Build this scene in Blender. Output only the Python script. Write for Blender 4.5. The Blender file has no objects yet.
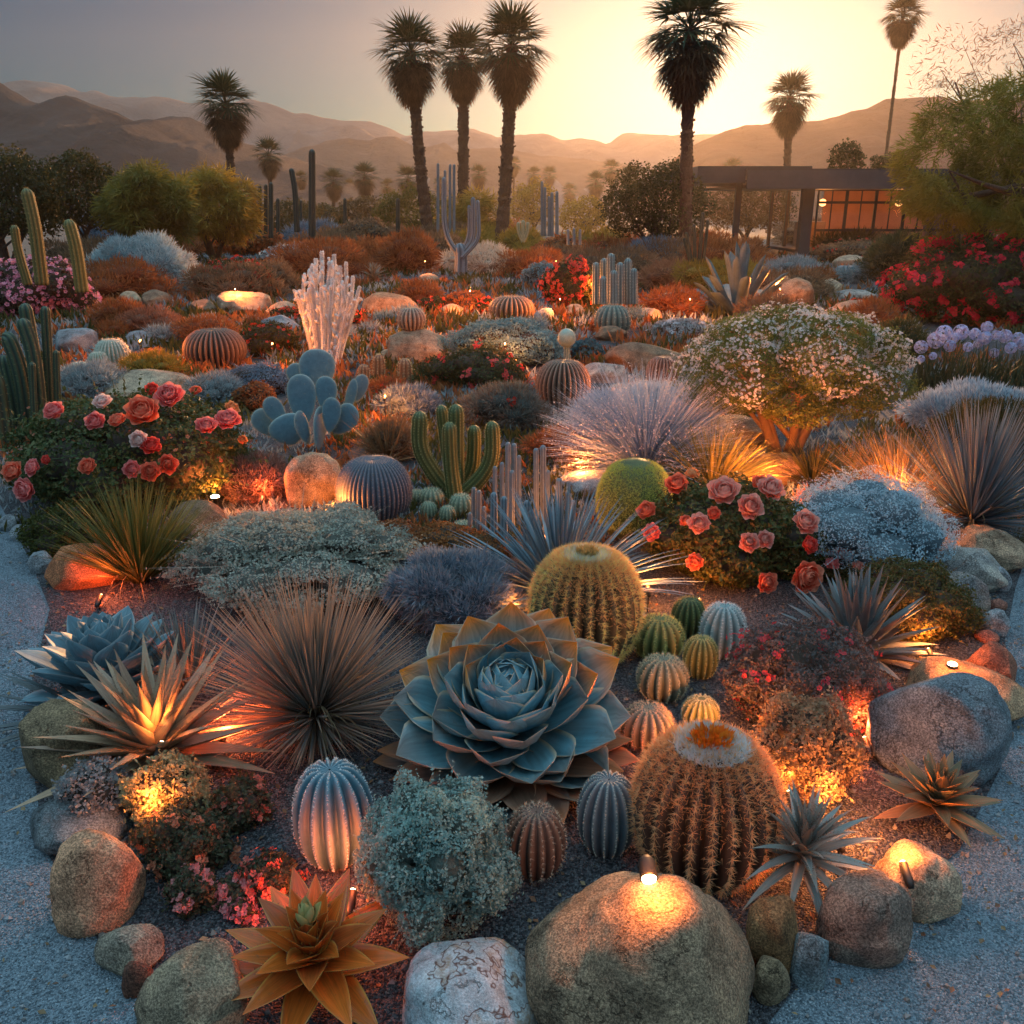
import bpy, math, random
import numpy as np
from mathutils import Vector, Matrix, noise as mn
random.seed(7); rng = np.random.default_rng(11)
C = bpy.context.scene.collection
sc = bpy.context.scene
# ------------------------------------------------------------------ camera, world, sun, exposure
H = 2.0; F = 900.0; PITCH = math.atan(307 / F)
cp, sp = math.cos(PITCH), math.sin(PITCH)
cam = bpy.data.cameras.new('camera'); co = bpy.data.objects.new('camera', cam); C.objects.link(co)
co.location = (0, 0, H); co.rotation_euler = (math.pi / 2 - PITCH, 0, 0)
cam.sensor_width = 36; cam.lens = 36 * F / 1024; cam.clip_end = 6000; cam.clip_start = .05
sc.camera = co
SUN_EL, SUN_AZ = math.radians(7.2), math.radians(11.6)      # azimuth from +Y towards +X
w = bpy.data.worlds.new('World'); sc.world = w; w.use_nodes = True
nt = w.node_tree; bg = nt.nodes['Background']
sky = nt.nodes.new('ShaderNodeTexSky'); sky.sky_type = 'NISHITA'; sky.sun_disc = False
sky.sun_elevation = SUN_EL; sky.sun_rotation = SUN_AZ
sky.air_density = 1.0; sky.dust_density = 1.2; sky.ozone_density = 3.0; sky.altitude = 200
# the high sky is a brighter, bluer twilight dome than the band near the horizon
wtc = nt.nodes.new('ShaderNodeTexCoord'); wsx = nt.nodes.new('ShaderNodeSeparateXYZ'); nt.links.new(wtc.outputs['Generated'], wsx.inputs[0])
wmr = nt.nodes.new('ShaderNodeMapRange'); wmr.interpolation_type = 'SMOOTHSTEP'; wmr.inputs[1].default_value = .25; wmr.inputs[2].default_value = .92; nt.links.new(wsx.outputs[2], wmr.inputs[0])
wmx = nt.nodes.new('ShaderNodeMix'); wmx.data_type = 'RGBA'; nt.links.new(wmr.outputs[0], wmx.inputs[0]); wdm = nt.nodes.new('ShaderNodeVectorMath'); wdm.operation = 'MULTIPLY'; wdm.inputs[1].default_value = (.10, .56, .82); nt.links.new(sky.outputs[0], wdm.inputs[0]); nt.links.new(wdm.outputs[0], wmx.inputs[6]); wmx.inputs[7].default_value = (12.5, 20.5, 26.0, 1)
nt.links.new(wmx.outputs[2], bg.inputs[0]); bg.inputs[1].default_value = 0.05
sl = bpy.data.lights.new('sun', 'SUN'); sl.energy = 4.6; sl.angle = math.radians(.6); sl.color = (1, .46, .18)
so = bpy.data.objects.new('sun', sl); C.objects.link(so)
sdir = Vector((math.sin(SUN_AZ) * math.cos(SUN_EL), math.cos(SUN_AZ) * math.cos(SUN_EL), math.sin(SUN_EL)))
so.rotation_euler = sdir.to_track_quat('Z', 'Y').to_euler(); so.location = (20, 80, 30)
sc.view_settings.view_transform = 'Standard'; sc.view_settings.look = 'None'
sc.view_settings.gamma = 1; sc.view_settings.exposure = 0.1
sc.cycles.use_denoising = True
sc.cycles.max_bounces = 8; sc.cycles.volume_bounces = 1; sc.cycles.transparent_max_bounces = 8
LAMP = (1.0, .27, .05)
LAMPK = 3.0
HAZE_DENS = .00036

# ------------------------------------------------------------------ projection helpers
def ray(px, py):
    f = np.array([0, cp, -sp]) * F; return f + np.array([1, 0, 0]) * (px - 512) + np.array([0, sp, cp]) * (512 - py)
CAM = np.array([0, 0, H])
def ground(px, py, z=0.):
    d = ray(px, py); t = (z - H) / d[2]; return CAM + d * t
def at(px, py, Y):
    d = ray(px, py); return CAM + d * (Y / d[1])
def zat(Y, py): return float(at(512, py, Y)[2])
def xat(px, Y, z=0.): return (px - 512) / F * (Y * cp + (H - z) * sp)
def mpp(p): return (p[1] * cp + (H - p[2]) * sp) / F           # metres per pixel at a point
def solve(b, k=.62, Y=None):
    """centre, half width, half height of the round body that fills picture box b and rests k*height above the ground"""
    x0, y0, x1, y1 = b; cx, cy, W, Hh = (x0 + x1) / 2, (y0 + y1) / 2, x1 - x0, y1 - y0
    d = ray(cx, cy); q = 1.
    for _ in range(12):
        if Y is None:
            t = H / max(k * q * W / 2 - d[2], 1e-3)
        else: t = Y / d[1]
        c = CAM + d * t
        th = math.atan2(H - c[2], c[1])
        q = math.sqrt(max((Hh / W) ** 2 - math.sin(th) ** 2, .05)) / math.cos(th)
    return c, W / 2 * t, q * W / 2 * t

# ------------------------------------------------------------------ mesh helpers
def mesh_obj(name, V, Fs, mat, parent=None, uv=None, smooth=False):
    """V (n,3); Fs: list of (k,m) index arrays; uv per vertex"""
    V = np.ascontiguousarray(V, dtype=np.float32)
    if not isinstance(Fs, list): Fs = [Fs]
    me = bpy.data.meshes.new(name)
    me.vertices.add(len(V)); me.vertices.foreach_set('co', V.ravel())
    li = np.concatenate([f.ravel() for f in Fs]).astype(np.int32)
    tot = np.concatenate([np.full(len(f), f.shape[1], dtype=np.int32) for f in Fs])
    st = np.concatenate([[0], np.cumsum(tot)[:-1]]).astype(np.int32)
    me.loops.add(len(li)); me.loops.foreach_set('vertex_index', li)
    me.polygons.add(len(tot)); me.polygons.foreach_set('loop_start', st); me.polygons.foreach_set('loop_total', tot)
    if uv is not None:
        ul = me.uv_layers.new(name='UVMap'); ul.data.foreach_set('uv', np.ascontiguousarray(uv[li], dtype=np.float32).ravel())
    me.polygons.foreach_set('use_smooth', np.full(len(tot), smooth, dtype=bool))
    me.update(calc_edges=True); me.materials.append(mat)
    o = bpy.data.objects.new(name, me); C.objects.link(o)
    if parent is not None: o.parent = parent
    return o
class Acc:
    def __init__(s): s.V = []; s.F = []; s.U = []; s.n = 0
    def add(s, V, Fs, U=None):
        V = np.asarray(V, float)
        if not isinstance(Fs, list): Fs = [Fs]
        s.V.append(V); s.F += [f + s.n for f in Fs]; s.U.append(U if U is not None else np.zeros((len(V), 2))); s.n += len(V)
    def obj(s, name, mat, parent=None, smooth=False, off=None):
        V = np.concatenate(s.V)
        if off is not None: V = V - off
        return mesh_obj(name, V, s.F, mat, parent, np.concatenate(s.U), smooth)
def empty(name, loc, label=None, cat=None, group=None, kind=None):
    o = bpy.data.objects.new(name, None); C.objects.link(o); o.location = [float(v) for v in loc]
    o.empty_display_size = .05
    return tag(o, label, cat, group, kind)
def tag(o, label=None, cat=None, group=None, kind=None):
    for k, v in (('label', label), ('category', cat), ('group', group), ('kind', kind)):
        if v: o[k] = v
    return o
def arr(x, n): return np.full(n, float(x)) if np.isscalar(x) else np.asarray(x, float)
def U(a, b, n=None): return rng.uniform(a, b, n)
def blades(az, inc, L, W, droop=0., prof=None, nseg=5, m=2, cup=0., thick=0., r0=0., org=None, dpow=1.4, roll=0.):
    n = len(az); inc, L, W, droop, r0, roll = [arr(v, n) for v in (inc, L, W, droop, r0, roll)]
    s = np.linspace(0, 1, nseg + 1); S = nseg + 1
    th = inc[:, None] + droop[:, None] * s[None] ** dpow
    dr, dz = np.sin(th), np.cos(th); seg = (L / nseg)[:, None]
    z0 = np.zeros((n, 1))
    r = np.concatenate([z0, np.cumsum((dr[:, 1:] + dr[:, :-1]) / 2 * seg, 1)], 1) + r0[:, None]
    z = np.concatenate([z0, np.cumsum((dz[:, 1:] + dz[:, :-1]) / 2 * seg, 1)], 1)
    ca, sa = np.cos(az)[:, None], np.sin(az)[:, None]
    P = np.stack([ca * r, sa * r, z], -1)
    side = np.stack([-sa + 0 * th, ca + 0 * th, 0 * th], -1)
    nor = np.stack([-np.cos(th) * ca, -np.cos(th) * sa, np.sin(th)], -1)
    cr, sr = np.cos(roll)[:, None, None], np.sin(roll)[:, None, None]
    side, nor = side * cr + nor * sr, nor * cr - side * sr
    if prof is None: prof = lambda t: 1 - t ** 1.5 * .93
    w = W[:, None] * prof(s)[None] / 2
    u = np.linspace(-1, 1, m)
    V = P[:, :, None] + side[:, :, None] * (w[:, :, None] * u)[..., None] + nor[:, :, None] * (cup * w[:, :, None] * u ** 2)[..., None]
    if org is not None: V = V + org[:, None, None]
    uv = np.stack(np.broadcast_arrays(u[None, None] * .5 + .5, s[None, :, None] + 0 * w[:, :, None]), -1)
    i = np.arange(nseg)[:, None] * m + np.arange(m - 1)[None]
    q = np.stack([i, i + 1, i + m + 1, i + m], -1).reshape(-1, 4)
    if thick:
        V2 = V - nor[:, :, None] * (thick * w[:, :, None] * (1 - u ** 2) + .0006)[..., None]
        V = np.concatenate([V, V2], 1); uv = np.concatenate([uv, uv], 1)
        q = np.concatenate([q, q[:, ::-1] + S * m])
        k = np.arange(nseg)
        for e, sgn in ((0, 1), (m - 1, -1)):       # close the sides
            a = k * m + e; b = a + m
            qq = np.stack([a, b, b + S * m, a + S * m], -1)
            q = np.concatenate([q, qq if sgn > 0 else qq[:, ::-1]])
    nv = V.shape[1] * m
    Fa = (q[None] + (np.arange(n) * nv)[:, None, None]).reshape(-1, 4)
    return V.reshape(-1, 3), Fa, uv.reshape(-1, 2)
def scatter(tV, tF, tU, O, M):
    n = len(O); V = np.einsum('nij,kj->nki', M, tV) + O[:, None]
    if not isinstance(tF, list): tF = [tF]
    Fs = [(f[None] + (np.arange(n) * len(tV))[:, None, None]).reshape(-1, f.shape[1]) for f in tF]
    return V.reshape(-1, 3), Fs, np.tile(tU, (n, 1))
def norm(v): return v / np.maximum(np.linalg.norm(v, axis=-1, keepdims=True), 1e-9)
def basis(nrm, scale, ref=None):
    n = len(nrm); r = rng.normal(size=(n, 3)) if ref is None else ref
    t = norm(np.cross(nrm, r)); b = np.cross(nrm, t)
    return np.stack([t, b, nrm], -1) * arr(scale, n)[:, None, None]
LEAF = (np.array([[0, -.5, 0], [.32, 0, .08], [0, .5, -.04], [-.32, 0, .08]]), np.array([[0, 1, 2, 3]]), np.array([[.5, 0], [1, .5], [.5, 1], [0, .5]]))
SLIM = (np.array([[0, 0, 0], [.09, 0, .5], [0, .03, 1.], [-.09, 0, .5]]), np.array([[0, 1, 2, 3]]), np.array([[.5, 0], [1, .5], [.5, 1], [0, .5]]))
def _bloom5():
    V, Fs, Us = [], [], []; n = 0
    for k in range(5):
        a = k * 2 * math.pi / 5; c, s = math.cos(a), math.sin(a)
        for (r, t, z) in ((.05, 0, 0), (.33, -.22, .1), (.5, 0, .16), (.33, .22, .1)):
            V.append((r * c - t * s, r * s + t * c, z)); Us.append((.5, r * 2))
        Fs.append([n, n + 1, n + 2, n + 3]); n += 4
    return np.array(V), np.array(Fs), np.array(Us)
BLOOM = _bloom5()
OCT = (np.array([[1, 0, 0], [0, 1, 0], [-1, 0, 0], [0, -1, 0], [0, 0, .7], [0, 0, -.7]]) * .5,
       np.array([[0, 1, 4], [1, 2, 4], [2, 3, 4], [3, 0, 4], [1, 0, 5], [2, 1, 5], [3, 2, 5], [0, 3, 5]]), np.zeros((6, 2)))
SPINE = (np.array([[-.03, 0, 0], [.03, 0, 0], [0, 0, 1.], [0, -.03, 0], [0, .03, 0]]), np.array([[0, 1, 2], [3, 4, 2]]), np.array([[0, 0], [0, 0], [0, 1], [0, 0], [0, 0]]))
def ico(sub):
    import bmesh
    bm = bmesh.new(); bmesh.ops.create_icosphere(bm, subdivisions=sub, radius=1)
    V = np.array([v.co[:] for v in bm.verts]); Fa = np.array([[v.index for v in f.verts] for f in bm.faces]); bm.free(); return V, Fa
ICO = {k: ico(k) for k in (1, 2, 3, 5, 6)}
def box(x0, y0, z0, x1, y1, z1):
    V = np.array([[x, y, z] for z in (z0, z1) for y in (y0, y1) for x in (x0, x1)], float)
    return V, np.array([[0, 2, 3, 1], [4, 5, 7, 6], [0, 1, 5, 4], [2, 6, 7, 3], [0, 4, 6, 2], [1, 3, 7, 5]])
def tube(path, rad, nside=10, ribs=0, depth=0., cap=True, uvr=True):
    """tube along path (k,3) radii (k,); ribs modulate the radius"""
    path = np.asarray(path, float); rad = np.asarray(rad, float); k = len(path)
    T = norm(np.gradient(path, axis=0)); up = np.array([1., 0, 0]) if abs(T[0][0]) < .9 else np.array([0, 1., 0])
    A = np.zeros((k, 3)); a = norm(np.cross(T[0], up))
    for i in range(k):
        a = norm(a - T[i] * np.dot(a, T[i])); A[i] = a
    B = np.cross(T, A)
    ph = np.arange(nside) / nside * 2 * math.pi
    if ribs:
        f = (ph * ribs / (2 * math.pi)) % 1; rr = np.sin(math.pi * f) ** .7; fac = 1 - depth * (1 - rr)
    else: rr = np.ones(nside); fac = rr
    R = rad[:, None] * fac[None]
    V = path[:, None] + A[:, None] * (np.cos(ph) * R)[..., None] + B[:, None] * (np.sin(ph) * R)[..., None]
    uv = np.stack(np.broadcast_arrays(rr[None], np.linspace(0, 1, k)[:, None]), -1).reshape(-1, 2)
    i = np.arange(k - 1)[:, None] * nside + np.arange(nside)[None]; j = np.arange(k - 1)[:, None] * nside + (np.arange(nside)[None] + 1) % nside
    q = np.stack([i, j, j + nside, i + nside], -1).reshape(-1, 4)
    V = V.reshape(-1, 3); Fs = [q]
    if cap:
        V = np.concatenate([V, path[-1:], path[:1]]); uv = np.concatenate([uv, [[0, 1], [0, 0]]])
        a = np.arange(nside); b = (a + 1) % nside; o = (k - 1) * nside
        Fs.append(np.stack([o + a, o + b, np.full(nside, k * nside)], -1)); Fs.append(np.stack([b, a, np.full(nside, k * nside + 1)], -1))
    return V, Fs, uv
def smoothpath(pts, n):
    pts = np.asarray(pts, float); out = []
    P = np.concatenate([[2 * pts[0] - pts[1]], pts, [2 * pts[-1] - pts[-2]]]); m = len(pts) - 1
    for u in np.linspace(0, m, n):
        i = min(int(u), m - 1); t = u - i; a, b, c, d = P[i:i + 4]
        out.append(.5 * (2 * b + (c - a) * t + (2 * a - 5 * b + 4 * c - d) * t * t + (3 * b - a - 3 * c + d) * t ** 3))
    return np.array(out)

# ------------------------------------------------------------------ materials
MC = {}
def mat0(name):
    m = bpy.data.materials.new(name); m.use_nodes = True; n = m.node_tree; n.nodes.clear()
    out = n.nodes.new('ShaderNodeOutputMaterial'); return m, n, out
def ramp(n, cols, pos=None):
    r = n.nodes.new('ShaderNodeValToRGB'); e = r.color_ramp.elements
    pos = pos or [i / (len(cols) - 1) for i in range(len(cols))]
    while len(e) < len(cols): e.new(.5)
    for i, (p, c) in enumerate(zip(pos, cols)): e[i].position = p; e[i].color = (*c, 1)
    return r
def nz(n, scale, detail=4, rough=.6, kind='Object'):
    tc = n.nodes.new('ShaderNodeTexCoord'); t = n.nodes.new('ShaderNodeTexNoise')
    t.inputs['Scale'].default_value = scale; t.inputs['Detail'].default_value = detail; t.inputs['Roughness'].default_value = rough
    n.links.new(tc.outputs[kind], t.inputs['Vector']); return t
def mixc(n, fac, a, b, mode='MIX'):
    m = n.nodes.new('ShaderNodeMix'); m.data_type = 'RGBA'; m.blend_type = mode
    for s, v in ((m.inputs[0], fac), (m.inputs[6], a), (m.inputs[7], b)):
        if hasattr(v, 'links'): n.links.new(v, s)
        elif isinstance(v, (int, float)): s.default_value = v
        else: s.default_value = (*v, 1)
    return m.outputs[2]
def math_(n, op, a, b=None, c=None, clamp=False):
    m = n.nodes.new('ShaderNodeMath'); m.operation = op; m.use_clamp = clamp
    for s, v in zip(m.inputs, (a, b, c)):
        if v is None: continue
        if hasattr(v, 'links'): n.links.new(v, s)
        else: s.default_value = v
    return m.outputs[0]
def bump(n, h, strength, dist):
    b = n.nodes.new('ShaderNodeBump'); b.inputs['Strength'].default_value = strength; b.inputs['Distance'].default_value = dist
    n.links.new(h, b.inputs['Height']); return b.outputs[0]
def leafmat(cols, tip=None, tippos=(.6, 1.), tr=.35, rough=.55, base=None, nscale=3., spec=.3, edge=None, streak=False):
    key = ('leaf', tuple(cols), tip, tippos, tr, rough, base, nscale, edge, streak)
    if key in MC: return MC[key]
    m, n, out = mat0('foliage')
    g = n.nodes.new('ShaderNodeNewGeometry')
    if len(cols) == 1: cols = [cols[0], cols[0]]
    r = ramp(n, cols); n.links.new(g.outputs['Random Per Island'], r.inputs[0])
    t = nz(n, nscale, 3); v = math_(n, 'MULTIPLY_ADD', t.outputs[0], 1.2, .42)
    c = mixc(n, 1., r.outputs[0], mk_rgb(n, v), 'MULTIPLY')
    uvn = n.nodes.new('ShaderNodeUVMap'); sx = n.nodes.new('ShaderNodeSeparateXYZ'); n.links.new(uvn.outputs[0], sx.inputs[0])
    if tip:
        mr = n.nodes.new('ShaderNodeMapRange'); mr.inputs[1].default_value, mr.inputs[2].default_value = tippos
        n.links.new(sx.outputs[1], mr.inputs[0]); c = mixc(n, mr.outputs[0], c, tip)
    if base:
        mr = n.nodes.new('ShaderNodeMapRange'); mr.inputs[1].default_value, mr.inputs[2].default_value = .35, .0
        n.links.new(sx.outputs[1], mr.inputs[0]); c = mixc(n, mr.outputs[0], c, base)
    if edge:
        e = math_(n, 'ABSOLUTE', math_(n, 'MULTIPLY_ADD', sx.outputs[0], 2., -1.))
        mr = n.nodes.new('ShaderNodeMapRange'); mr.inputs[1].default_value, mr.inputs[2].default_value = .86, .98
        n.links.new(e, mr.inputs[0]); c = mixc(n, mr.outputs[0], c, edge)
    p = n.nodes.new('ShaderNodeBsdfPrincipled'); p.inputs['Roughness'].default_value = rough
    p.inputs['Specular IOR Level'].default_value = spec
    if streak:
        cx = n.nodes.new('ShaderNodeCombineXYZ'); n.links.new(math_(n, 'MULTIPLY', sx.outputs[0], 16.), cx.inputs[0]); n.links.new(math_(n, 'MULTIPLY', sx.outputs[1], 2.2), cx.inputs[1]); n.links.new(math_(n, 'MULTIPLY', g.outputs['Random Per Island'], 60.), cx.inputs[2])
        st = n.nodes.new('ShaderNodeTexNoise'); st.inputs['Scale'].default_value = 1.; st.inputs['Detail'].default_value = 5; n.links.new(cx.outputs[0], st.inputs['Vector'])
        c = mixc(n, 1., c, mk_rgb(n, math_(n, 'MULTIPLY_ADD', st.outputs[0], 1.1, .45)), 'MULTIPLY')
        sp = nz(n, 38., 5, .75); sr = ramp(n, [(0,) * 3, (1,) * 3], [.60, .70]); n.links.new(sp.outputs[0], sr.inputs[0]); c = mixc(n, math_(n, 'MULTIPLY', sr.outputs[0], .55), c, (.16, .11, .07))
        n.links.new(bump(n, st.outputs[0], .35, .004), p.inputs['Normal'])
    n.links.new(c, p.inputs['Base Color'])
    if tr:
        tl = n.nodes.new('ShaderNodeBsdfTranslucent'); n.links.new(c, tl.inputs[0])
        mx = n.nodes.new('ShaderNodeMixShader'); mx.inputs[0].default_value = tr
        n.links.new(p.outputs[0], mx.inputs[1]); n.links.new(tl.outputs[0], mx.inputs[2]); n.links.new(mx.outputs[0], out.inputs[0])
    else: n.links.new(p.outputs[0], out.inputs[0])
    MC[key] = m; return m
def mk_rgb(n, v):
    c = n.nodes.new('ShaderNodeCombineColor')
    for i in range(3): n.links.new(v, c.inputs[i])
    return c.outputs[0]
def plain(col, rough=.6, metal=0., nscale=20., var=.25, bmp=.2, bd=.003):
    key = ('plain', col, rough, metal, nscale, var, bmp)
    if key in MC: return MC[key]
    m, n, out = mat0('surface'); t = nz(n, nscale, 5)
    c = mixc(n, 1., col, mk_rgb(n, math_(n, 'MULTIPLY_ADD', t.outputs[0], var * 2, 1 - var)), 'MULTIPLY')
    p = n.nodes.new('ShaderNodeBsdfPrincipled'); p.inputs['Roughness'].default_value = rough; p.inputs['Metallic'].default_value = metal
    n.links.new(c, p.inputs['Base Color']); n.links.new(bump(n, t.outputs[0], bmp, bd), p.inputs['Normal'])
    n.links.new(p.outputs[0], out.inputs[0]); MC[key] = m; return m
def rockmat(c1, c2, speck=.5, stain=None, scale=3., vein=None):
    key = ('rock', c1, c2, speck, stain, scale, vein)
    if key in MC: return MC[key]
    m, n, out = mat0('stone')
    a = nz(n, scale, 6, .6); r = ramp(n, [c1, c2], [.35, .68]); n.links.new(a.outputs[0], r.inputs[0]); c = r.outputs[0]
    f = nz(n, 150., 2, .8); rr = ramp(n, [(.22,) * 3, (.95,) * 3, (2.1,) * 3], [.36, .5, .66]); n.links.new(f.outputs[0], rr.inputs[0])
    c = mixc(n, speck, c, mixc(n, 1., c, rr.outputs[0], 'MULTIPLY'))
    bl = nz(n, 9., 6, .7); br = ramp(n, [(.62, .60, .58), (1.,) * 3, (1.28, 1.26, 1.2)], [.36, .5, .64]); n.links.new(bl.outputs[0], br.inputs[0]); c = mixc(n, 1., c, br.outputs[0], 'MULTIPLY')
    ck = nz(n, 3.1, 7, .62); cd = math_(n, 'ABSOLUTE', math_(n, 'SUBTRACT', ck.outputs[0], .42)); crk = n.nodes.new('ShaderNodeMapRange'); crk.inputs[1].default_value, crk.inputs[2].default_value = 0., .008; n.links.new(cd, crk.inputs[0])
    c = mixc(n, crk.outputs[0], mixc(n, 1., c, (.45, .42, .4), 'MULTIPLY'), c)
    if stain:
        s = nz(n, 5., 7, .7); sr = ramp(n, [(0,) * 3, (1,) * 3], [.50, .60]); n.links.new(s.outputs[0], sr.inputs[0])
        c = mixc(n, sr.outputs[0], c, stain)
    if vein:
        s = nz(n, 2.4, 5, .65); d = math_(n, 'ABSOLUTE', math_(n, 'SUBTRACT', s.outputs[0], .5))
        sr = ramp(n, [(1,) * 3, (0,) * 3], [.001, .007]); n.links.new(d, sr.inputs[0]); c = mixc(n, sr.outputs[0], c, vein)
    p = n.nodes.new('ShaderNodeBsdfPrincipled'); p.inputs['Roughness'].default_value = .82
    p.inputs['Specular IOR Level'].default_value = .3
    n.links.new(c, p.inputs['Base Color'])
    b1 = nz(n, 26., 8, .75); hh = math_(n, 'ADD', math_(n, 'MULTIPLY_ADD', f.outputs[0], .45, b1.outputs[0]), math_(n, 'MULTIPLY', crk.outputs[0], .35))
    n.links.new(bump(n, hh, .85, .016), p.inputs['Normal']); n.links.new(p.outputs[0], out.inputs[0]); MC[key] = m; return m
def gravelmat(name, cols, scale, dist=.006, patch=(.8, 1.2)):
    m, n, out = mat0(name); tc = n.nodes.new('ShaderNodeTexCoord')
    v = n.nodes.new('ShaderNodeTexVoronoi'); v.inputs['Scale'].default_value = scale; n.links.new(tc.outputs['Object'], v.inputs['Vector'])
    sc_ = n.nodes.new('ShaderNodeSeparateColor'); n.links.new(v.outputs['Color'], sc_.inputs[0])
    r = ramp(n, cols); n.links.new(sc_.outputs[0], r.inputs[0])
    t = nz(n, .9, 5, .6); c = mixc(n, 1., r.outputs[0], mk_rgb(n, math_(n, 'MULTIPLY_ADD', t.outputs[0], (patch[1] - patch[0]) * 1.5, patch[0] - .1)), 'MULTIPLY')
    p = n.nodes.new('ShaderNodeBsdfPrincipled'); p.inputs['Roughness'].default_value = .8; n.links.new(c, p.inputs['Base Color'])
    inv = math_(n, 'SUBTRACT', 1., v.outputs['Distance'])
    t2 = nz(n, 14., 4); hh = math_(n, 'MULTIPLY_ADD', t2.outputs[0], .8, inv)
    n.links.new(bump(n, hh, 1., dist), p.inputs['Normal']); n.links.new(p.outputs[0], out.inputs[0]); return m
def ribmat(valley, ridge, pw=2.2, sss=0.):
    key = ('rib', valley, ridge, pw)
    if key in MC: return MC[key]
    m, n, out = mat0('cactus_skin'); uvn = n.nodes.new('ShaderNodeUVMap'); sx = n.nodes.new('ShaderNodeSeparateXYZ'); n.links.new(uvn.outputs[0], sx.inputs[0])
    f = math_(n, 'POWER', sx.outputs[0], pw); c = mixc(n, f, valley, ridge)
    t = nz(n, 30., 5, .65); c = mixc(n, 1., c, mk_rgb(n, math_(n, 'MULTIPLY_ADD', t.outputs[0], .8, .6)), 'MULTIPLY')
    p = n.nodes.new('ShaderNodeBsdfPrincipled'); p.inputs['Roughness'].default_value = .55; n.links.new(c, p.inputs['Base Color'])
    n.links.new(bump(n, t.outputs[0], .35, .004), p.inputs['Normal']); n.links.new(p.outputs[0], out.inputs[0]); MC[key] = m; return m
def glow(col, st):
    m, n, out = mat0('lamp_glow'); e = n.nodes.new('ShaderNodeEmission'); e.inputs[0].default_value = (*col, 1); e.inputs[1].default_value = st
    n.links.new(e.outputs[0], out.inputs[0]); return m
BARK = plain((.10, .065, .045), .9, nscale=25, var=.6, bmp=.9, bd=.02)
CORE_BROWN = plain((.075, .055, .04), .9, nscale=40, var=.5, bmp=.8, bd=.01)

# ------------------------------------------------------------------ the ground
xs = np.concatenate([-np.geomspace(2500, 12, 14), np.linspace(-10, 10, 41), np.geomspace(12, 2500, 14)])
ys = np.concatenate([[-200, -50, -10, -3], np.linspace(-1, 12, 27), np.geomspace(13, 2600, 24)])
X, Yg = np.meshgrid(xs, ys); V = np.stack([X, Yg, 0 * X - .012], -1).reshape(-1, 3)
i = np.arange(len(ys) - 1)[:, None] * len(xs) + np.arange(len(xs) - 1)[None]
Q = np.stack([i, i + 1, i + len(xs) + 1, i + len(xs)], -1).reshape(-1, 4)
dirt = gravelmat('desert_soil', [(.13, .085, .06), (.20, .14, .10), (.16, .12, .09)], 28, .02)
tag(mesh_obj('desert_ground', V, Q, dirt), kind='structure', label='dusty desert ground reaching to the mountains')
def poly_sheet(name, pts, z, mat, label, res=None, amp=0.):
    import bmesh
    bm = bmesh.new(); vs = [bm.verts.new((p[0], p[1], z)) for p in pts]; f = bm.faces.new(vs)
    bmesh.ops.triangulate(bm, faces=[f]); me = bpy.data.meshes.new(name); bm.to_mesh(me); bm.free(); me.materials.append(mat)
    o = bpy.data.objects.new(name, me); C.objects.link(o); tag(o, label, kind='structure'); return o
pathm = gravelmat('path_gravel', [(.065, .09, .108), (.15, .20, .235), (.29, .36, .41), (.10, .13, .155)], 190, .007, (.75, 1.25))
pb = [(-6, -1.5), (6, -1.5), (6, 6.5), (4.2, 9), (-3.8, 9), (-6, 7)]
poly_sheet('gravel_path', pb, 0., pathm, 'blue grey gravel path sweeping round the planted bed')
bedpx = [(-60, 470), (0, 505), (30, 560), (50, 610), (30, 690), (32, 760), (45, 850), (100, 945), (150, 1000), (190, 1060), (480, 1100), (740, 1060), (800, 985), (900, 905), (960, 850), (1000, 770), (1010, 700), (1005, 640), (1015, 590), (1030, 545), (1100, 500)]
bed = [ground(*p)[:2] for p in bedpx]
bedp = [tuple(b) for b in bed] + [(5.5, 9.2), (9, 14), (22, 45), (-22, 45), (-9, 14), (-4.5, 8)]
bedm = gravelmat('bed_gravel', [(.010, .010, .013), (.035, .035, .042), (.14, .14, .15), (.020, .019, .022)], 140, .011, (.7, 1.3))
def inpoly(x, y, poly):
    c = np.zeros(len(x), bool); n = len(poly); j = n - 1
    for i in range(n):
        xi, yi = poly[i]; xj, yj = poly[j]
        c ^= ((yi > y) != (yj > y)) & (x < (xj - xi) * (y - yi) / (yj - yi + 1e-12) + xi); j = i
    return c
poly_sheet('planting_bed', bedp, .006, bedm, 'dark gravel planting bed filled with cacti and shrubs')
def grains(name, mat, n, inside, size, label, x0, x1, y0, y1, z):
    x, y = U(x0, x1, n * 3), U(y0, y1, n * 3) ; k = inpoly(x, y, bedp) == inside; x, y = x[k][:n], y[k][:n]
    V, Fs, u = scatter(*OCT, np.stack([x, y, np.full(len(x), z)], -1), basis(norm(rng.normal(size=(len(x), 3))), U(size * .6, size * 1.4, len(x))))
    tag(mesh_obj(name, V, Fs, mat, None, u), label, 'gravel', kind='stuff')
grains('bed_chippings', leafmat([(.03, .03, .035), (.08, .08, .09), (.16, .155, .15), (.04, .035, .035)], tr=0, rough=.7), 42000, True, .0085, 'dark loose stone chippings between the cacti', -2.6, 2.6, 1.3, 5.6, .008)
grains('path_chippings', leafmat([(.12, .15, .17), (.24, .28, .31), (.38, .43, .46)], tr=0, rough=.7), 60000, False, .007, 'pale loose chippings on the gravel path', -3.2, 3.2, 1.2, 5.4, .002)

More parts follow.
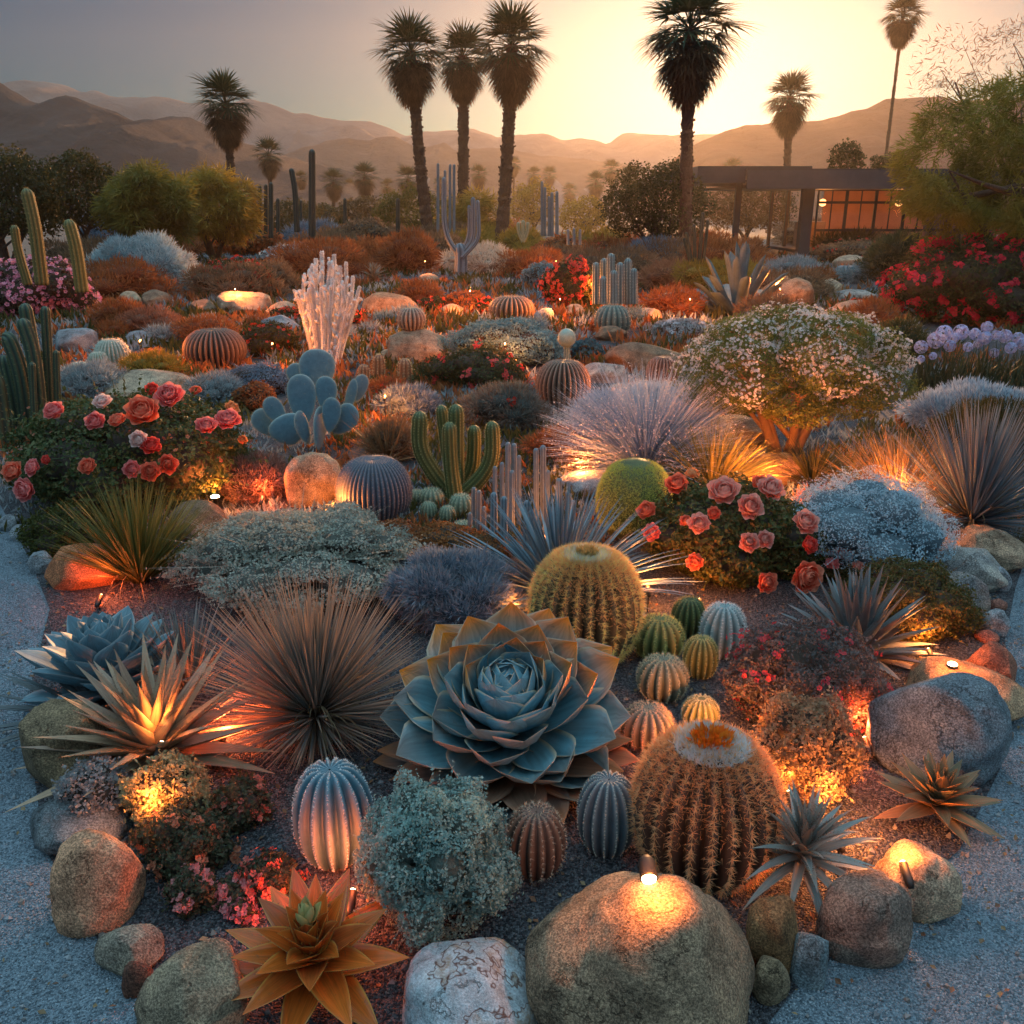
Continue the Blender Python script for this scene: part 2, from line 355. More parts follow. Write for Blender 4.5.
# mountains
def ridge(name, prof, D, cols, label, seed, depth=.45, peak=1.):
    px = np.array([p[0] for p in prof], float); py = np.array([p[1] for p in prof], float)
    n = 360; xx = np.linspace(px[0], px[-1], n); yy = np.interp(xx, px, py); rows = 44
    zr = np.array([zat(D, y) for y in yy])
    rough = np.array([mn.fractal(Vector((x * .03, seed, 0)), 1., 2., 5) for x in xx]); zr = np.maximum(zr + rough * D * .003, -2)
    V = np.zeros((rows + 6, n, 3))
    for r in range(-6, rows):
        v = r / (rows - 1); back = r < 0
        Yr = D * (1 - depth * v) if not back else D * (1 - .08 * r)
        for c_ in range(0, n):
            x = (xx[c_] - 512) / F * D * cp
            s = (1 - v) ** 1.15 if not back else max(0, 1 + r / 6.)
            z = zr[c_] * s
            g = mn.ridged_multi_fractal(Vector((x * .026 + seed, Yr * .009, seed)), .9, 2.1, 5, 1., 2.) - .9 if r > 0 else 0
            z += g * zr[c_] * .36 * min(1, v * 2.6) * (1 - v)
            V[r + 6, c_] = (x, Yr, z - (3 if v > .98 else 0))
    i = np.arange(rows + 5)[:, None] * n + np.arange(n - 1)[None]; Q = np.stack([i, i + n, i + n + 1, i + 1], -1).reshape(-1, 4)
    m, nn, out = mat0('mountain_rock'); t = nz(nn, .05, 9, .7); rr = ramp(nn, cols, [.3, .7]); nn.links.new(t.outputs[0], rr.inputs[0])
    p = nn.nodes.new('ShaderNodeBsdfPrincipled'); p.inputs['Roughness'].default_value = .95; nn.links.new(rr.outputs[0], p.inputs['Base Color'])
    t2 = nz(nn, .16, 9, .75); nn.links.new(bump(nn, t2.outputs[0], 1., 4.), p.inputs['Normal']); nn.links.new(p.outputs[0], out.inputs[0])
    tag(mesh_obj(name, V.reshape(-1, 3), Q, m, smooth=True), label, kind='structure')
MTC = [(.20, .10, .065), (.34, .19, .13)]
ridge('mountain_range', [(-500, 90), (-200, 84), (20, 84), (45, 79), (62, 81), (80, 84), (98, 93), (110, 91), (125, 97), (155, 99), (178, 96), (200, 103), (235, 105), (255, 99), (275, 103), (300, 112), (325, 117), (342, 119), (375, 121), (392, 128), (410, 138), (425, 132), (445, 131), (475, 129), (498, 138), (520, 134), (545, 133), (560, 139), (590, 139), (606, 144), (620, 134), (640, 133), (680, 136), (730, 132), (800, 128), (900, 120), (1100, 110), (1500, 100)], 430, [(.28, .18, .15), (.42, .29, .24)], 'farthest pale mountain range under the sunset sky', 3.1)  # haze over distance is put into this paler rock colour
ridge('middle_mountain', [(150, 180), (230, 172), (270, 158), (330, 141), (352, 137), (372, 141), (398, 137), (420, 150), (446, 142), (462, 150), (500, 149), (560, 158), (640, 164), (700, 185)], 340, MTC, 'hazy middle mountain behind the three palms', 7.7, .3)
ridge('left_hill', [(-700, 60), (-300, 62), (-60, 66), (0, 74), (22, 84), (45, 98), (62, 105), (82, 95), (92, 97), (120, 110), (145, 122), (165, 118), (182, 115), (200, 119), (240, 140), (300, 160), (380, 178), (470, 200)], 255, [(.04, .028, .024), (.10, .07, .058)], 'dark near mountain slope at the left', 12.3)  # rock colour darkened so the slope stands out as haze would show it
ridge('right_hill', [(640, 200), (680, 150), (705, 137), (740, 125), (765, 122), (800, 121), (825, 116), (850, 110), (872, 100), (895, 97), (930, 98), (970, 100), (1024, 97), (1100, 92), (1400, 80), (1700, 90)], 230, [(.26, .09, .045), (.42, .17, .09)], 'reddish brown mountain behind the flat-roofed house', 17.9)
# the haze box (air)
hb = box(-900, -40, -4, 900, 640, 104)
hm, hn, ho = mat0('haze_air'); pv = hn.nodes.new('ShaderNodeVolumePrincipled'); pv.inputs['Color'].default_value = (.95, .86, .74, 1)
pv.inputs['Density'].default_value = HAZE_DENS; pv.inputs['Anisotropy'].default_value = .76
hn.links.new(pv.outputs[0], ho.inputs[1])
tag(mesh_obj('haze', hb[0], hb[1], hm), 'warm evening haze over the desert', 'haze', kind='stuff')

# ------------------------------------------------------------------ builders
def rock(b, c1, c2, label, k=.45, flat=.25, seed=0, rot=0, name='boulder', Y=None, group=None, stain=None, sub=None, vein=None, ex=1.):
    if c1[0] >= c1[2]: c1, c2 = (c1[0] * 1.12, c1[1] * .95, c1[2] * .78), (c2[0] * 1.12, c2[1] * .95, c2[2] * .78)
    c, R, Hc = solve(b, k, Y); sub = 5 if b[2] - b[0] > 26 else 3
    if ex != 1: c = c + 0
    V, Fa = ICO[sub]; V = V.copy()
    se = seed + b[0] * .137 + b[1] * .071
    rr = random.Random(se)
    out = np.zeros_like(V)
    cuts = [(norm(np.array([rr.gauss(0, 1), rr.gauss(0, 1), rr.gauss(0, .7)])), rr.uniform(.70, .93)) for _ in range(11)]
    for j, v in enumerate(V):
        q = Vector(v)
        d = 1 + .20 * mn.noise(q * 1.1 + Vector((se, 0, 0))) + .06 * mn.fractal(q * 2.6 + Vector((0, se, 0)), .9, 2., 6)
        p = v * d
        for nrm, h in cuts:                                   # soft planar facets
            e = float(p @ nrm) - h
            if e > 0: p = p - nrm * e * (.35 + flat * 1.6 if flat < .4 else .95)
        out[j] = p
    out = out / np.abs(out).max(0)
    out *= np.array([R, R * .92, Hc]); base = c[2]
    out[:, 2] = np.maximum(out[:, 2], -base - .02)
    o = mesh_obj(name, out + np.array([0, 0, base]), Fa, rockmat(c1, c2, .7 if not stain else .3, stain, 2.2 / max(R, .05) * .25, vein), smooth=True)
    o.location = (c[0], c[1], 0)
    return tag(o, label, 'boulder' if name == 'boulder' else name.replace('_', ' '), group)
def lobes(K, seed, spread=.55, rad=(.36, .52), core=.72, zmin=-.3):
    r = random.Random(seed); L = [((0, 0, -.05), core)]
    for k in range(K):
        ph = k * 2.39996 + r.uniform(-.3, .3); z = zmin + (1 - zmin) * (k + .5) / K
        z = min(z, .97); s = math.sqrt(max(0, 1 - z * z)); rad_ = r.uniform(*rad)
        L.append(((math.cos(ph) * s * (1 - rad_), math.sin(ph) * s * (1 - rad_), z * (1 - rad_)), rad_))
    return L
def dome_points(L, n, S, zfloor, shell=(.82, 1.04), gate=-.36):
    """points over a union of lobes scaled by S; returns points, normals (relative to the centre)"""
    cen = np.array([l[0] for l in L]); rad = np.array([l[1] for l in L]); w_ = rad ** 2 / sum(rad ** 2)
    N = int(n * 2.6) + 20; k = rng.choice(len(L), N, p=w_); d = norm(rng.normal(size=(N, 3))); rr = U(*shell, N)
    P = cen[k] + d * (rad[k] * rr)[:, None]; keep = np.ones(N, bool)
    for j in range(len(L)):
        ins = (np.linalg.norm(P - cen[j], axis=1) < rad[j] * .84) & (k != j); keep &= ~ins
    so_ = rng.uniform(0, 90); nn_ = np.array([mn.noise(Vector(p * 4.2 + so_)) for p in P]); n2_ = np.array([mn.noise(Vector(p * 11. + so_)) for p in P])
    P = P * (1 + .15 * nn_ + .11 * n2_)[:, None]; keep &= (nn_ + n2_ * 1.1) > gate
    P = P * S; keep &= P[:, 2] > zfloor
    P, d = P[keep][:n], norm(d[keep][:n] / S)
    return P, d
def core_mesh(L, S, zfloor, scale=.8, sub=2):
    A = Acc(); V, Fa = ICO[sub]
    for c_, r in L:
        v = (V * r * scale + np.array(c_)) * S; v[:, 2] = np.maximum(v[:, 2], zfloor - .01); A.add(v, Fa)
    return A
def shrub(b, cols, label, name='shrub', cat='shrub', lp=2.6, cover=2.6, k=.55, Y=None, K=9, style='leaf', flowers=None, tr=.35, tip=None, group=None, seed=None, core=True, lobe=(.36, .52), dy=.9, corecol=None, trunk=False, shell=(.8, 1.05), nscale=None, stuff=False):
    c, R, Hc = solve(b, k, Y); m = mpp(c); seed = seed if seed is not None else b[0] + b[1]
    S = np.array([R, R * dy, Hc]); zf = -c[2] + .005; L = lobes(K, seed, rad=lobe)
    root = empty(name, (c[0], c[1], 0), label, cat, group); off = np.array([0, 0, c[2]])
    area = (b[2] - b[0]) * (b[3] - b[1]) * 1.5
    ls = lp * m
    if style == 'leaf':
        n = int(area * cover / (lp * lp * .33)); n = min(n, 30000)
        P, N = dome_points(L, n, S, zf, shell); N2 = norm(N + rng.normal(size=N.shape) * .65)
        V, Fs, u = scatter(*LEAF, P, basis(N2, U(.7, 1.35, len(P)) * ls))
    elif style == 'needle':
        n = int(area * cover / (lp * 1.2)); n = min(n, 26000)
        P, N = dome_points(L, n, S, zf, (.62, .98)); N2 = norm(N + rng.normal(size=N.shape) * .45 + np.array([0, 0, .25]))
        V, Fs, u = scatter(SLIM[0] * np.array([.55, .55, 1]), SLIM[1], SLIM[2], P, basis(N2, U(.6, 1.4, len(P)) * ls * 3))
    V = V + off
    mt = leafmat(cols, tr=tr, tip=tip, nscale=nscale or 1.2 / max(R, .1))
    mesh_obj('foliage', V, Fs, mt, root, u)
    if core:
        A = core_mesh(L, S, zf, .68 if style == 'leaf' else .62)
        cc_ = corecol or (tuple(v * .6 for v in cols[0]) if style == 'needle' else None)
        A.obj('inner_core', plain(cc_, .95, nscale=50, var=.6, bmp=1., bd=.02) if cc_ else CORE_BROWN, root, True, off=-off)  # solid dark lobes added inside to stop see-through, not branch shapes
    if style == 'leaf' and b[2] - b[0] > 50:              # stray shoots
        ns = int((b[2] - b[0]) * .4); D = norm(rng.normal(size=(ns, 3)) + np.array([0, 0, .5])); O = D * S * .6; ln_ = U(.42, .62, ns); V, Fs, u = scatter(SLIM[0] * np.array([.06, .06, 1]), SLIM[1], SLIM[2], O + off, basis(norm(D * S), ln_ * R)); mesh_obj('shoots', V, Fs, mt, root, u)
        P = np.concatenate([D * S * (.6 + ln_ * q * .95)[:, None] for q in (.55, .68, .8, .9, 1.)]); P = P[P[:, 2] > zf]; V, Fs, u = scatter(*LEAF, P + off, basis(norm(rng.normal(size=P.shape)), U(.8, 1.5, len(P)) * ls)); mesh_obj('shoot_leaves', V, Fs, mt, root, u)
    for fl in (flowers or []):
        n = fl['n']; P, N = dome_points(L, n * 3, S * 1.01, zf, (.96, 1.07))
        if fl.get('top') is not None: kk = P[:, 2] > Hc * fl['top']; P, N = P[kk], N[kk]
        P, N = P[:n], N[:n]
        q = fl.get('cl', 1)
        if n <= 100:                     # countable clusters: each one its own part
            for p_, n_ in zip(P, N):
                pp = p_ + rng.normal(size=(q, 3)) * fl['s'] * m * .8; nn = norm(n_ + rng.normal(size=(q, 3)) * .5 + np.array([0, -.2, .2]))
                V, Fs, u = scatter(*BLOOM, pp + off, basis(nn, U(.7, 1.3, q) * fl['s'] * m * 1.5)); mesh_obj('flower_cluster', V, Fs, leafmat(fl['c'], tr=.35, rough=.6), root, u)
            continue
        if q > 1:
            P = (P[:, None] + rng.normal(size=(len(P), q, 3)) * fl['s'] * m * .8).reshape(-1, 3); N = np.repeat(N, q, 0)
        N2 = norm(N + rng.normal(size=N.shape) * .5 + np.array([0, -.2, .2]))
        V, Fs, u = scatter(*BLOOM, P + off, basis(N2, U(.7, 1.3, len(P)) * fl['s'] * m * 1.5))
        mesh_obj('flowers', V, Fs, leafmat(fl['c'], tr=.35, rough=.6), root, u)
    if trunk:
        pass
    return root, c, S, L
def tussock(px, py, hpx, wpx, n, cols, label, name='grass_tussock', cat='grass', inc=(.05, 1.2), droop=(.1, .6), bw=2., tip=None, nseg=5, base=.08, group=None, Y=None, pw=.8, tr=.3, back=None, heads=None, cup=0., m=2, lowz=0.):
    g = ground(px, py) if Y is None else np.array([xat(px, Y), Y, 0.]); mm = mpp(g)
    L0 = max(hpx, wpx / 2) * mm
    root = empty(name, (g[0], g[1], 0), label, cat, group)
    az = U(0, 2 * math.pi, n); t = U(0, 1, n) ** pw; ic = inc[0] + (inc[1] - inc[0]) * t
    Lh, Lw = hpx * mm / math.cos(PITCH), wpx / 2 * mm
    L = (np.cos(ic) * Lh + np.abs(np.sin(ic)) * Lw) * U(.8, 1.08, n); dr = U(*droop, n)
    r0 = U(0, base, n) * L0
    V, Fa, u = blades(az, ic, L, bw * mm * U(.7, 1.3, n), dr, nseg=nseg, r0=r0, roll=U(-.9, .9, n), cup=cup, m=m)
    V[:, 2] = np.maximum(V[:, 2] + lowz, .004)
    mesh_obj('blades', V, Fa, leafmat(cols, tip=tip, tippos=(.7, 1.), tr=tr, nscale=2.), root, u)
    nd = max(8, n // 12)                              # bent and broken dead blades low in the clump
    Vd, Fd, ud = blades(U(0, 6.283, nd), U(.5, 1.4, nd), L0 * U(.45, .95, nd), bw * mm * U(.6, 1.2, nd), U(.5, 2.2, nd), nseg=6, r0=0, roll=U(-1.2, 1.2, nd), dpow=U(1.2, 3.) )
    Vd[:, 2] = np.maximum(Vd[:, 2] + lowz, .006); mesh_obj('dry_blades', Vd, Fd, leafmat([(.20, .14, .08), (.34, .25, .14), (.13, .10, .07)], tr=.3), root, ud)
    if heads:
        ends = V.reshape(n, -1, 3)[:, -1]; sel = rng.choice(n, min(n, heads['n']), replace=False); q = heads.get('q', 5)
        vv = V.reshape(n, (nseg + 1) * m, 3); P = []
        for s_ in range(q):
            f = 1 - s_ * .05; i_ = np.clip(int(f * nseg), 1, nseg); a_ = vv[sel, i_ * m]; b_ = vv[sel, (i_ - 1) * m]; P.append(a_ + (b_ - a_) * U(0, 1, len(sel))[:, None] + rng.normal(size=(len(sel), 3)) * heads['s'] * mm * .5)
        P = np.concatenate(P)
        V, Fs, u = scatter(*LEAF, P, basis(norm(rng.normal(size=P.shape)), U(.6, 1.3, len(P)) * heads['s'] * mm))
        mesh_obj('seed_heads', V, Fs, leafmat(heads['c'], tr=.5), root, u)
    return root
def absorb(child, root):
    """make the meshes of one empty parts of another plant"""
    for o in [o for o in C.objects if o.parent == child]:
        o.parent = root; o.location = child.location - root.location + o.location
    bpy.data.objects.remove(child)
GA = 2.399963
AG = lambda s: np.where(s < .35, .75 + .25 * np.sin(s / .35 * math.pi / 2), np.maximum(1 - ((s - .35) / .65) ** 1.7, .015))
BROAD = lambda s: np.where(s < .6, .42 + .58 * np.sin(s / .6 * math.pi / 2), np.maximum(1 - ((s - .6) / .4) ** 2.1, .02))
SWORD = lambda s: np.maximum(1 - s ** 2.2, .02) * (.8 + .2 * np.sin(math.pi * s))
def rosette(px, py, rpx, n, cols, label, name='agave', cat='agave', inc=(.1, 1.4), lens=(.35, 1.), wpx=14, droop=(0, .2), prof=AG, cup=.35, thick=.25, tip=None, tippos=(.75, 1.), edge=None, base=None, tilt=0., tiltaz=-math.pi / 2, nseg=9, lift=0., outer=None, split=.5, wl=(.7, 1.), tr=.12, jitter=.08, z0=0., rough=.45, azlim=None, teeth=0, pw=.9, dpow=1.6, group=None, Y=None, hub=0., spec=.4):
    g = ground(px, py) if Y is None else np.array([xat(px, Y), Y, 0.]); m = mpp(g)
    root = empty(name, (g[0], g[1], z0), label, cat, group)
    i = np.arange(n); t = (i / max(n - 1, 1)) ** pw; az = i * GA + rng.normal(size=n) * jitter
    ic = inc[0] + (inc[1] - inc[0]) * t + rng.normal(size=n) * jitter * .6
    L = (lens[0] + (lens[1] - lens[0]) * np.minimum(1, t * 1.15)) * rpx * m * U(.93, 1.06, n)
    W = (wl[0] + (wl[1] - wl[0]) * t) * wpx * m
    dr = droop[0] + (droop[1] - droop[0]) * t + rng.normal(size=n) * jitter * .5
    off = np.stack([0 * t, 0 * t, (1 - t) * lift * rpx * m], -1)
    groups = [('inner_leaves', t <= split, cols, tip), ('outer_leaves', t > split, outer['cols'] if outer else cols, (outer or {}).get('tip', tip))]
    if outer and 'far_tip' in outer:
        bn = (t > .42) & (np.sin(az) > .12); groups = [('inner_leaves', (t <= split) & ~bn, cols, tip), ('outer_leaves', (t > split) & ~bn, outer['cols'], outer.get('tip', tip)), ('orange_tipped_leaves', bn, outer['cols'], outer['far_tip'])]  # outer leaves on the far side get their own tip colour
    for nm, sel, cc, tp in groups:
        if sel.sum() == 0: continue
        V, Fa, u = blades(az[sel], ic[sel], L[sel], W[sel], dr[sel], prof=prof, nseg=nseg, m=5, cup=cup, thick=thick, r0=hub * rpx * m * t[sel], org=off[sel], dpow=dpow)
        if tilt:
            M = np.array(Matrix.Rotation(tilt, 3, 'X')); V = V @ M.T
        V[:, 2] = np.maximum(V[:, 2], .006 - z0)
        mesh_obj(nm, V, Fa, leafmat(cc, tip=tp, tippos=(outer or {}).get('tippos', tippos) if nm != 'inner_leaves' else tippos, edge=edge, base=base, tr=tr, rough=rough, nscale=5., spec=spec, streak=True), root, u, True)
        if teeth:
            vv = V.reshape(sel.sum(), 2, nseg + 1, 5, 3)[:, 0]; O, N = [], []
            for e_ in (0, 4):
                for q_ in np.linspace(.12, .9, 13):
                    i0 = int(q_ * nseg); f_ = q_ * nseg - i0; p_ = vv[:, i0, e_] * (1 - f_) + vv[:, i0 + 1, e_] * f_; c_ = vv[:, i0, 2] * (1 - f_) + vv[:, i0 + 1, 2] * f_; O.append(p_); N.append(norm(p_ - c_))
            tp_ = vv[:, -1, 2]; O.append(tp_); N.append(norm(tp_ - vv[:, -2, 2])); spines_on(np.concatenate(O), np.concatenate(N), 1, teeth * m, .25, leafmat([(.10, .05, .03), (.2, .1, .06)], tr=0), bpy.data.objects[-1] if False else C.objects[-1], 'teeth', 3.5)
    return root
def spines_on(O, N, per, ln, spread, mat, root, name='spines', wid=1., curl=0.):
    O = np.repeat(O, per, 0); N = np.repeat(N, per, 0); n = len(O)
    D = norm(N + rng.normal(size=(n, 3)) * spread); B = basis(D, ln * U(.6, 1.3, n))
    V, Fs, u = scatter(SPINE[0] * np.array([wid, wid, 1]), SPINE[1], SPINE[2], O, B)
    return mesh_obj(name, V, Fs, mat, root, u)
def barrel(b, valley, ridge_, spine, label, ribs=24, depth=.16, per=8, slen=.16, spread=.7, wool=None, k=.86, Y=None, group=None, na=14, wid=1., crown=None, stalk=None, cat='cactus', name='barrel_cactus', fuzz=None, tr=.3, pw=2.2, dimple=.12):
    c, R, Hc = solve(b, k, Y); root = empty(name, (c[0], c[1], 0), label, cat, group)
    if ribs:
        nphi = ribs * 8; nps = 40; ps = np.linspace(.02, math.pi - .25, nps); ph = np.arange(nphi) / nphi * 2 * math.pi
        f = (ph * ribs / (2 * math.pi)) % 1; rr = np.sin(math.pi * f) ** .8
        fade = np.clip(np.sin(ps) * 1.5, 0, 1)
        rad = np.sin(ps)[:, None] ** .9 * (1 - depth * fade[:, None] * (1 - rr[None]))
        z = np.cos(ps)[:, None] * (1 - dimple * np.exp(-(ps[:, None] / .35) ** 2)) * (1 - depth * .6 * (1 - fade[:, None]) * 0) - depth * .35 * (1 - rr[None]) * (np.cos(ps)[:, None] > 0) * np.cos(ps)[:, None] * fade[:, None]
        V = np.stack([rad * np.cos(ph) * R, rad * np.sin(ph) * R, (z + 0 * rad) * Hc + c[2]], -1).reshape(-1, 3)
        uv = np.stack(np.broadcast_arrays(rr[None], (ps / math.pi)[:, None]), -1).reshape(-1, 2)
        i = np.arange(nps - 1)[:, None] * nphi + np.arange(nphi)[None]; j = np.arange(nps - 1)[:, None] * nphi + (np.arange(nphi)[None] + 1) % nphi
        Q = np.stack([i, i + nphi, j + nphi, j], -1).reshape(-1, 4)
        V[:, 2] = np.maximum(V[:, 2], -.01)
        mesh_obj('body', V, Q, ribmat(valley, ridge_, pw), root, uv, True)
        pa = np.linspace(.22, math.pi - .6, na); pr = (np.arange(ribs) + .5) / ribs * 2 * math.pi
        PA, PR = np.meshgrid(pa, pr); PA = PA.ravel() + U(-.03, .03, ribs * na); PR = PR.ravel()
    else:
        V, Fa = ICO[5]; V = V * (1 + 0 * V[:, :1]); vv = V * np.array([R, R, Hc]); vv[:, 2] = np.maximum(vv[:, 2] + c[2], -.01)
        uv = np.stack([np.array([mn.noise(Vector(v) * 5) * .5 + .5 for v in V]), V[:, 2] * .5 + .5], -1)
        mesh_obj('body', vv, Fa, ribmat(valley, ridge_, pw), root, uv, True)
        n = na * 24; PA = np.arccos(U(-.5, 1, n)); PR = U(0, 2 * math.pi, n)
    O = np.stack([np.sin(PA) ** .9 * np.cos(PR) * R, np.sin(PA) ** .9 * np.sin(PR) * R, np.cos(PA) * Hc * (1 - dimple * np.exp(-(PA / .35) ** 2)) + c[2]], -1)
    N = norm(np.stack([np.sin(PA) * np.cos(PR), np.sin(PA) * np.sin(PR), np.cos(PA) * R / Hc], -1)); kk = O[:, 2] > .01
    if per: spines_on(O[kk], N[kk], per, slen * R, spread, leafmat([spine, tuple(min(1, v * 1.5) for v in spine)], tr=tr), root, wid=wid)
    if wool:
        n = 900; a = U(0, 2 * math.pi, n); r = np.sqrt(U(0, 1, n)) * wool[1] * R
        ps_ = np.arcsin(np.minimum(1, r / R) ** (1 / .9)); O = np.stack([r * np.cos(a), r * np.sin(a), Hc * np.cos(ps_) * (1 - dimple * np.exp(-(ps_ / .35) ** 2)) + c[2] - .002], -1)
        spines_on(O, np.tile([[0, 0, 1.]], (n, 1)), 4, R * .10, .8, leafmat([wool[0]], tr=.4), root, 'crown_wool', 2.6)
    if fuzz:
        n = fuzz[1]; pa_ = np.abs(rng.normal(size=n)) * .55 + fuzz[2]; pr_ = U(0, 6.283, n); O = np.stack([np.sin(pa_) ** .9 * np.cos(pr_) * R * .985, np.sin(pa_) ** .9 * np.sin(pr_) * R * .985, np.cos(pa_) * Hc * (1 - dimple * np.exp(-(pa_ / .35) ** 2)) + c[2]], -1)
        N = norm(np.stack([np.sin(pa_) * np.cos(pr_), np.sin(pa_) * np.sin(pr_), np.cos(pa_) * R / Hc], -1)); kk = pa_ < 1.6; spines_on(O[kk], N[kk], 2, R * .09, .5, leafmat([fuzz[0]], tr=.5), root, 'fuzz', 1.3)
    if crown:
        n = 260; a = U(0, 2 * math.pi, n); r = np.sqrt(U(0, 1, n)) * crown[1] * R
        O = np.stack([r * np.cos(a), r * np.sin(a), np.full(n, Hc * (1.02 - dimple) + c[2])], -1); Nn = norm(np.stack([np.cos(a) * r / R * 2.4, np.sin(a) * r / R * 2.4, np.ones(n)], -1))
        V, Fs, u = scatter(SLIM[0] * np.array([2, 2, 1]), SLIM[1], SLIM[2], O, basis(norm(Nn + rng.normal(size=(n, 3)) * .2), U(.10, .17, n) * R))
        mesh_obj('flower_crown', V, Fs, leafmat([crown[0], crown[2]], tr=.4), root, u)
    if stalk:
        s0 = c[2] + Hc * .95; hh, rs = stalk[0], stalk[1]
        V, Fs, u = tube(np.array([[0, 0, s0 + hh * v] for v in np.linspace(0, 1, 8)]), np.full(8, rs), 14)
        mesh_obj('stalk', V, Fs, ribmat((.2, .28, .24), (.3, .38, .32)), root, u, True)
        V, Fa = ICO[3]; mesh_obj('bud', V * rs * 1.9 + np.array([0, 0, s0 + hh + rs]), Fa, ribmat((.2, .28, .24), (.4, .48, .42)), root, np.ones((len(V), 2)), True)
    return root, c, R, Hc
def column_body(A, path, r, ribs, depth=.22, np_=30, taper=.9):
    P = smoothpath(path, np_); L = np.concatenate([[0], np.cumsum(np.linalg.norm(np.diff(P, axis=0), axis=1))]); tot = L[-1]
    e = np.clip((tot - L) / (r * 1.1), 0, 1); rad = r * np.sqrt(np.maximum(1 - (1 - e) ** 2, .0)) * (taper + (1 - taper) * (1 - L / tot))
    # denser rings at the rounded end
    ends = np.linspace(tot - r * 1.1, tot, 9)[1:]
    Ln = np.concatenate([np.linspace(0, tot - r * 1.1, np_), ends]); Pn = np.stack([np.interp(Ln, L, P[:, k]) for k in range(3)], -1)
    e = np.clip((tot - Ln) / (r * 1.1), 0, 1); rad = r * np.sqrt(np.maximum(1 - (1 - e) ** 2, 0.0004)) * (taper + (1 - taper) * (1 - Ln / tot))
    V, Fs, u = tube(Pn, rad, ribs * 6, ribs, depth)
    A.add(V, Fs, u)
    T = norm(np.gradient(Pn, axis=0)); return Pn, rad, T
def spine_rows(Pn, rad, T, ribs, step):
    L = np.concatenate([[0], np.cumsum(np.linalg.norm(np.diff(Pn, axis=0), axis=1))]); s = np.arange(step, L[-1], step)
    P = np.stack([np.interp(s, L, Pn[:, k]) for k in range(3)], -1); R = np.interp(s, L, rad); Tt = norm(np.stack([np.interp(s, L, T[:, k]) for k in range(3)], -1))
    up = np.array([1., 0, 0]); A = norm(np.cross(Tt, up)); B = np.cross(Tt, A); O, N = [], []
    for k in range(ribs):
        a = (k + .5) / ribs * 2 * math.pi; d = A * math.cos(a) + B * math.sin(a); O.append(P + d * R[:, None] * .98); N.append(norm(d + Tt * (1 - R / rad.max())[:, None]))
    return np.concatenate(O), np.concatenate(N)
def columns(label, specs, valley, ridge_, spine, Y=None, base=None, name='column_cactus', cat='cactus', ribs=9, depth=.25, group=None, slen=.35, per=5, step=.7, part='stem', wid=1., spread=.8):
    """specs: list of (path px points, width px) all standing at depth Y; each a stem of one plant"""
    bx, by = base; Yb = Y or ground(bx, by)[1]; org = np.array([xat(bx, Yb), Yb, 0.]); root = empty(name, org, label, cat, group)
    for s in specs:
        pts, wpx = s[0], s[1]; dY = s[2] if len(s) > 2 else 0.
        P = np.array([at(p[0], p[1], Yb + dY) for p in pts]) - org; r = wpx / 2 * mpp(P[0] + org); A = Acc()
        if len(s) > 3: P[0] = s[3]
        P[0][2] = max(P[0][2], -.0) if len(s) <= 3 else P[0][2]
        if len(s) <= 3 and P[0][2] < .3: P[0][2] = -.02
        Pn, rad, T = column_body(A, P, r, ribs, depth)
        o = A.obj(part, ribmat(valley, ridge_), root, True)
        if per:
            O, N = spine_rows(Pn, rad, T, ribs, r * step); spines_on(O, N, per, r * slen, spread, leafmat([spine, tuple(min(1, v * 1.4) for v in spine)], tr=.25), o, wid=wid)
    return root
def _rose(seed):
    r = np.random.default_rng(seed); A = Acc()
    pet = lambda s: np.sqrt(np.clip(s * 2.2 + .08, 0, 1)) * np.sqrt(np.clip(1.03 - s ** 4.5, 0, 1))
    for k, (n, ic, L, W, dr, r0) in enumerate([(4, .08, .80, .45, -.45, .02), (5, .20, .84, .56, -.62, .05), (6, .36, .88, .66, -.80, .08), (7, .54, .92, .74, -.90, .11), (8, .74, .95, .80, -.90, .13), (9, .95, .98, .84, -.75, .14), (9, 1.2, .95, .86, -.35, .12)]):
        az = np.arange(n) / n * 2 * math.pi + r.uniform(0, 6) + r.normal(size=n) * .12
        V, Fa, u = blades(az, ic + r.normal(size=n) * .07, L * r.uniform(.9, 1.06, n), np.full(n, W), dr, prof=pet, nseg=6, m=5, cup=.55, r0=r0, dpow=1.3, roll=r.normal(size=n) * .12)
        A.add(V, Fa, u)
    return A
ROSES = {}
ROSECOL = {'coral': [(.90, .17, .09), (.95, .30, .17)], 'pink': [(.93, .36, .29), (.96, .50, .40)], 'pale': [(.92, .60, .54), (.95, .72, .66)], 'red': [(.80, .06, .05), (.9, .14, .10)], 'rosy': [(.90, .20, .20), (.95, .34, .30)], 'orange': [(.93, .32, .10), (.95, .46, .2)]}
def rose(root, loc, nrm, r, kind, seed=0):
    key = (kind, seed % 3)
    if key not in ROSES:
        o = _rose(seed % 3 + 1).obj('rose_bloom', leafmat(ROSECOL[kind], tip=tuple(min(1, v * 1.12 + .05) for v in ROSECOL[kind][1]), tippos=(.75, 1.), tr=.42, rough=.5, nscale=4.), root, True); ROSES[key] = o
    else:
        o = ROSES[key].copy(); C.objects.link(o); o.parent = root
    q = Vector(nrm).to_track_quat('Z', 'Y'); o.rotation_mode = 'QUATERNION'; o.rotation_quaternion = q @ Matrix.Rotation(random.uniform(0, 6), 3, 'Z').to_quaternion()
    o.scale = (r,) * 3; o.location = [float(v) for v in loc]
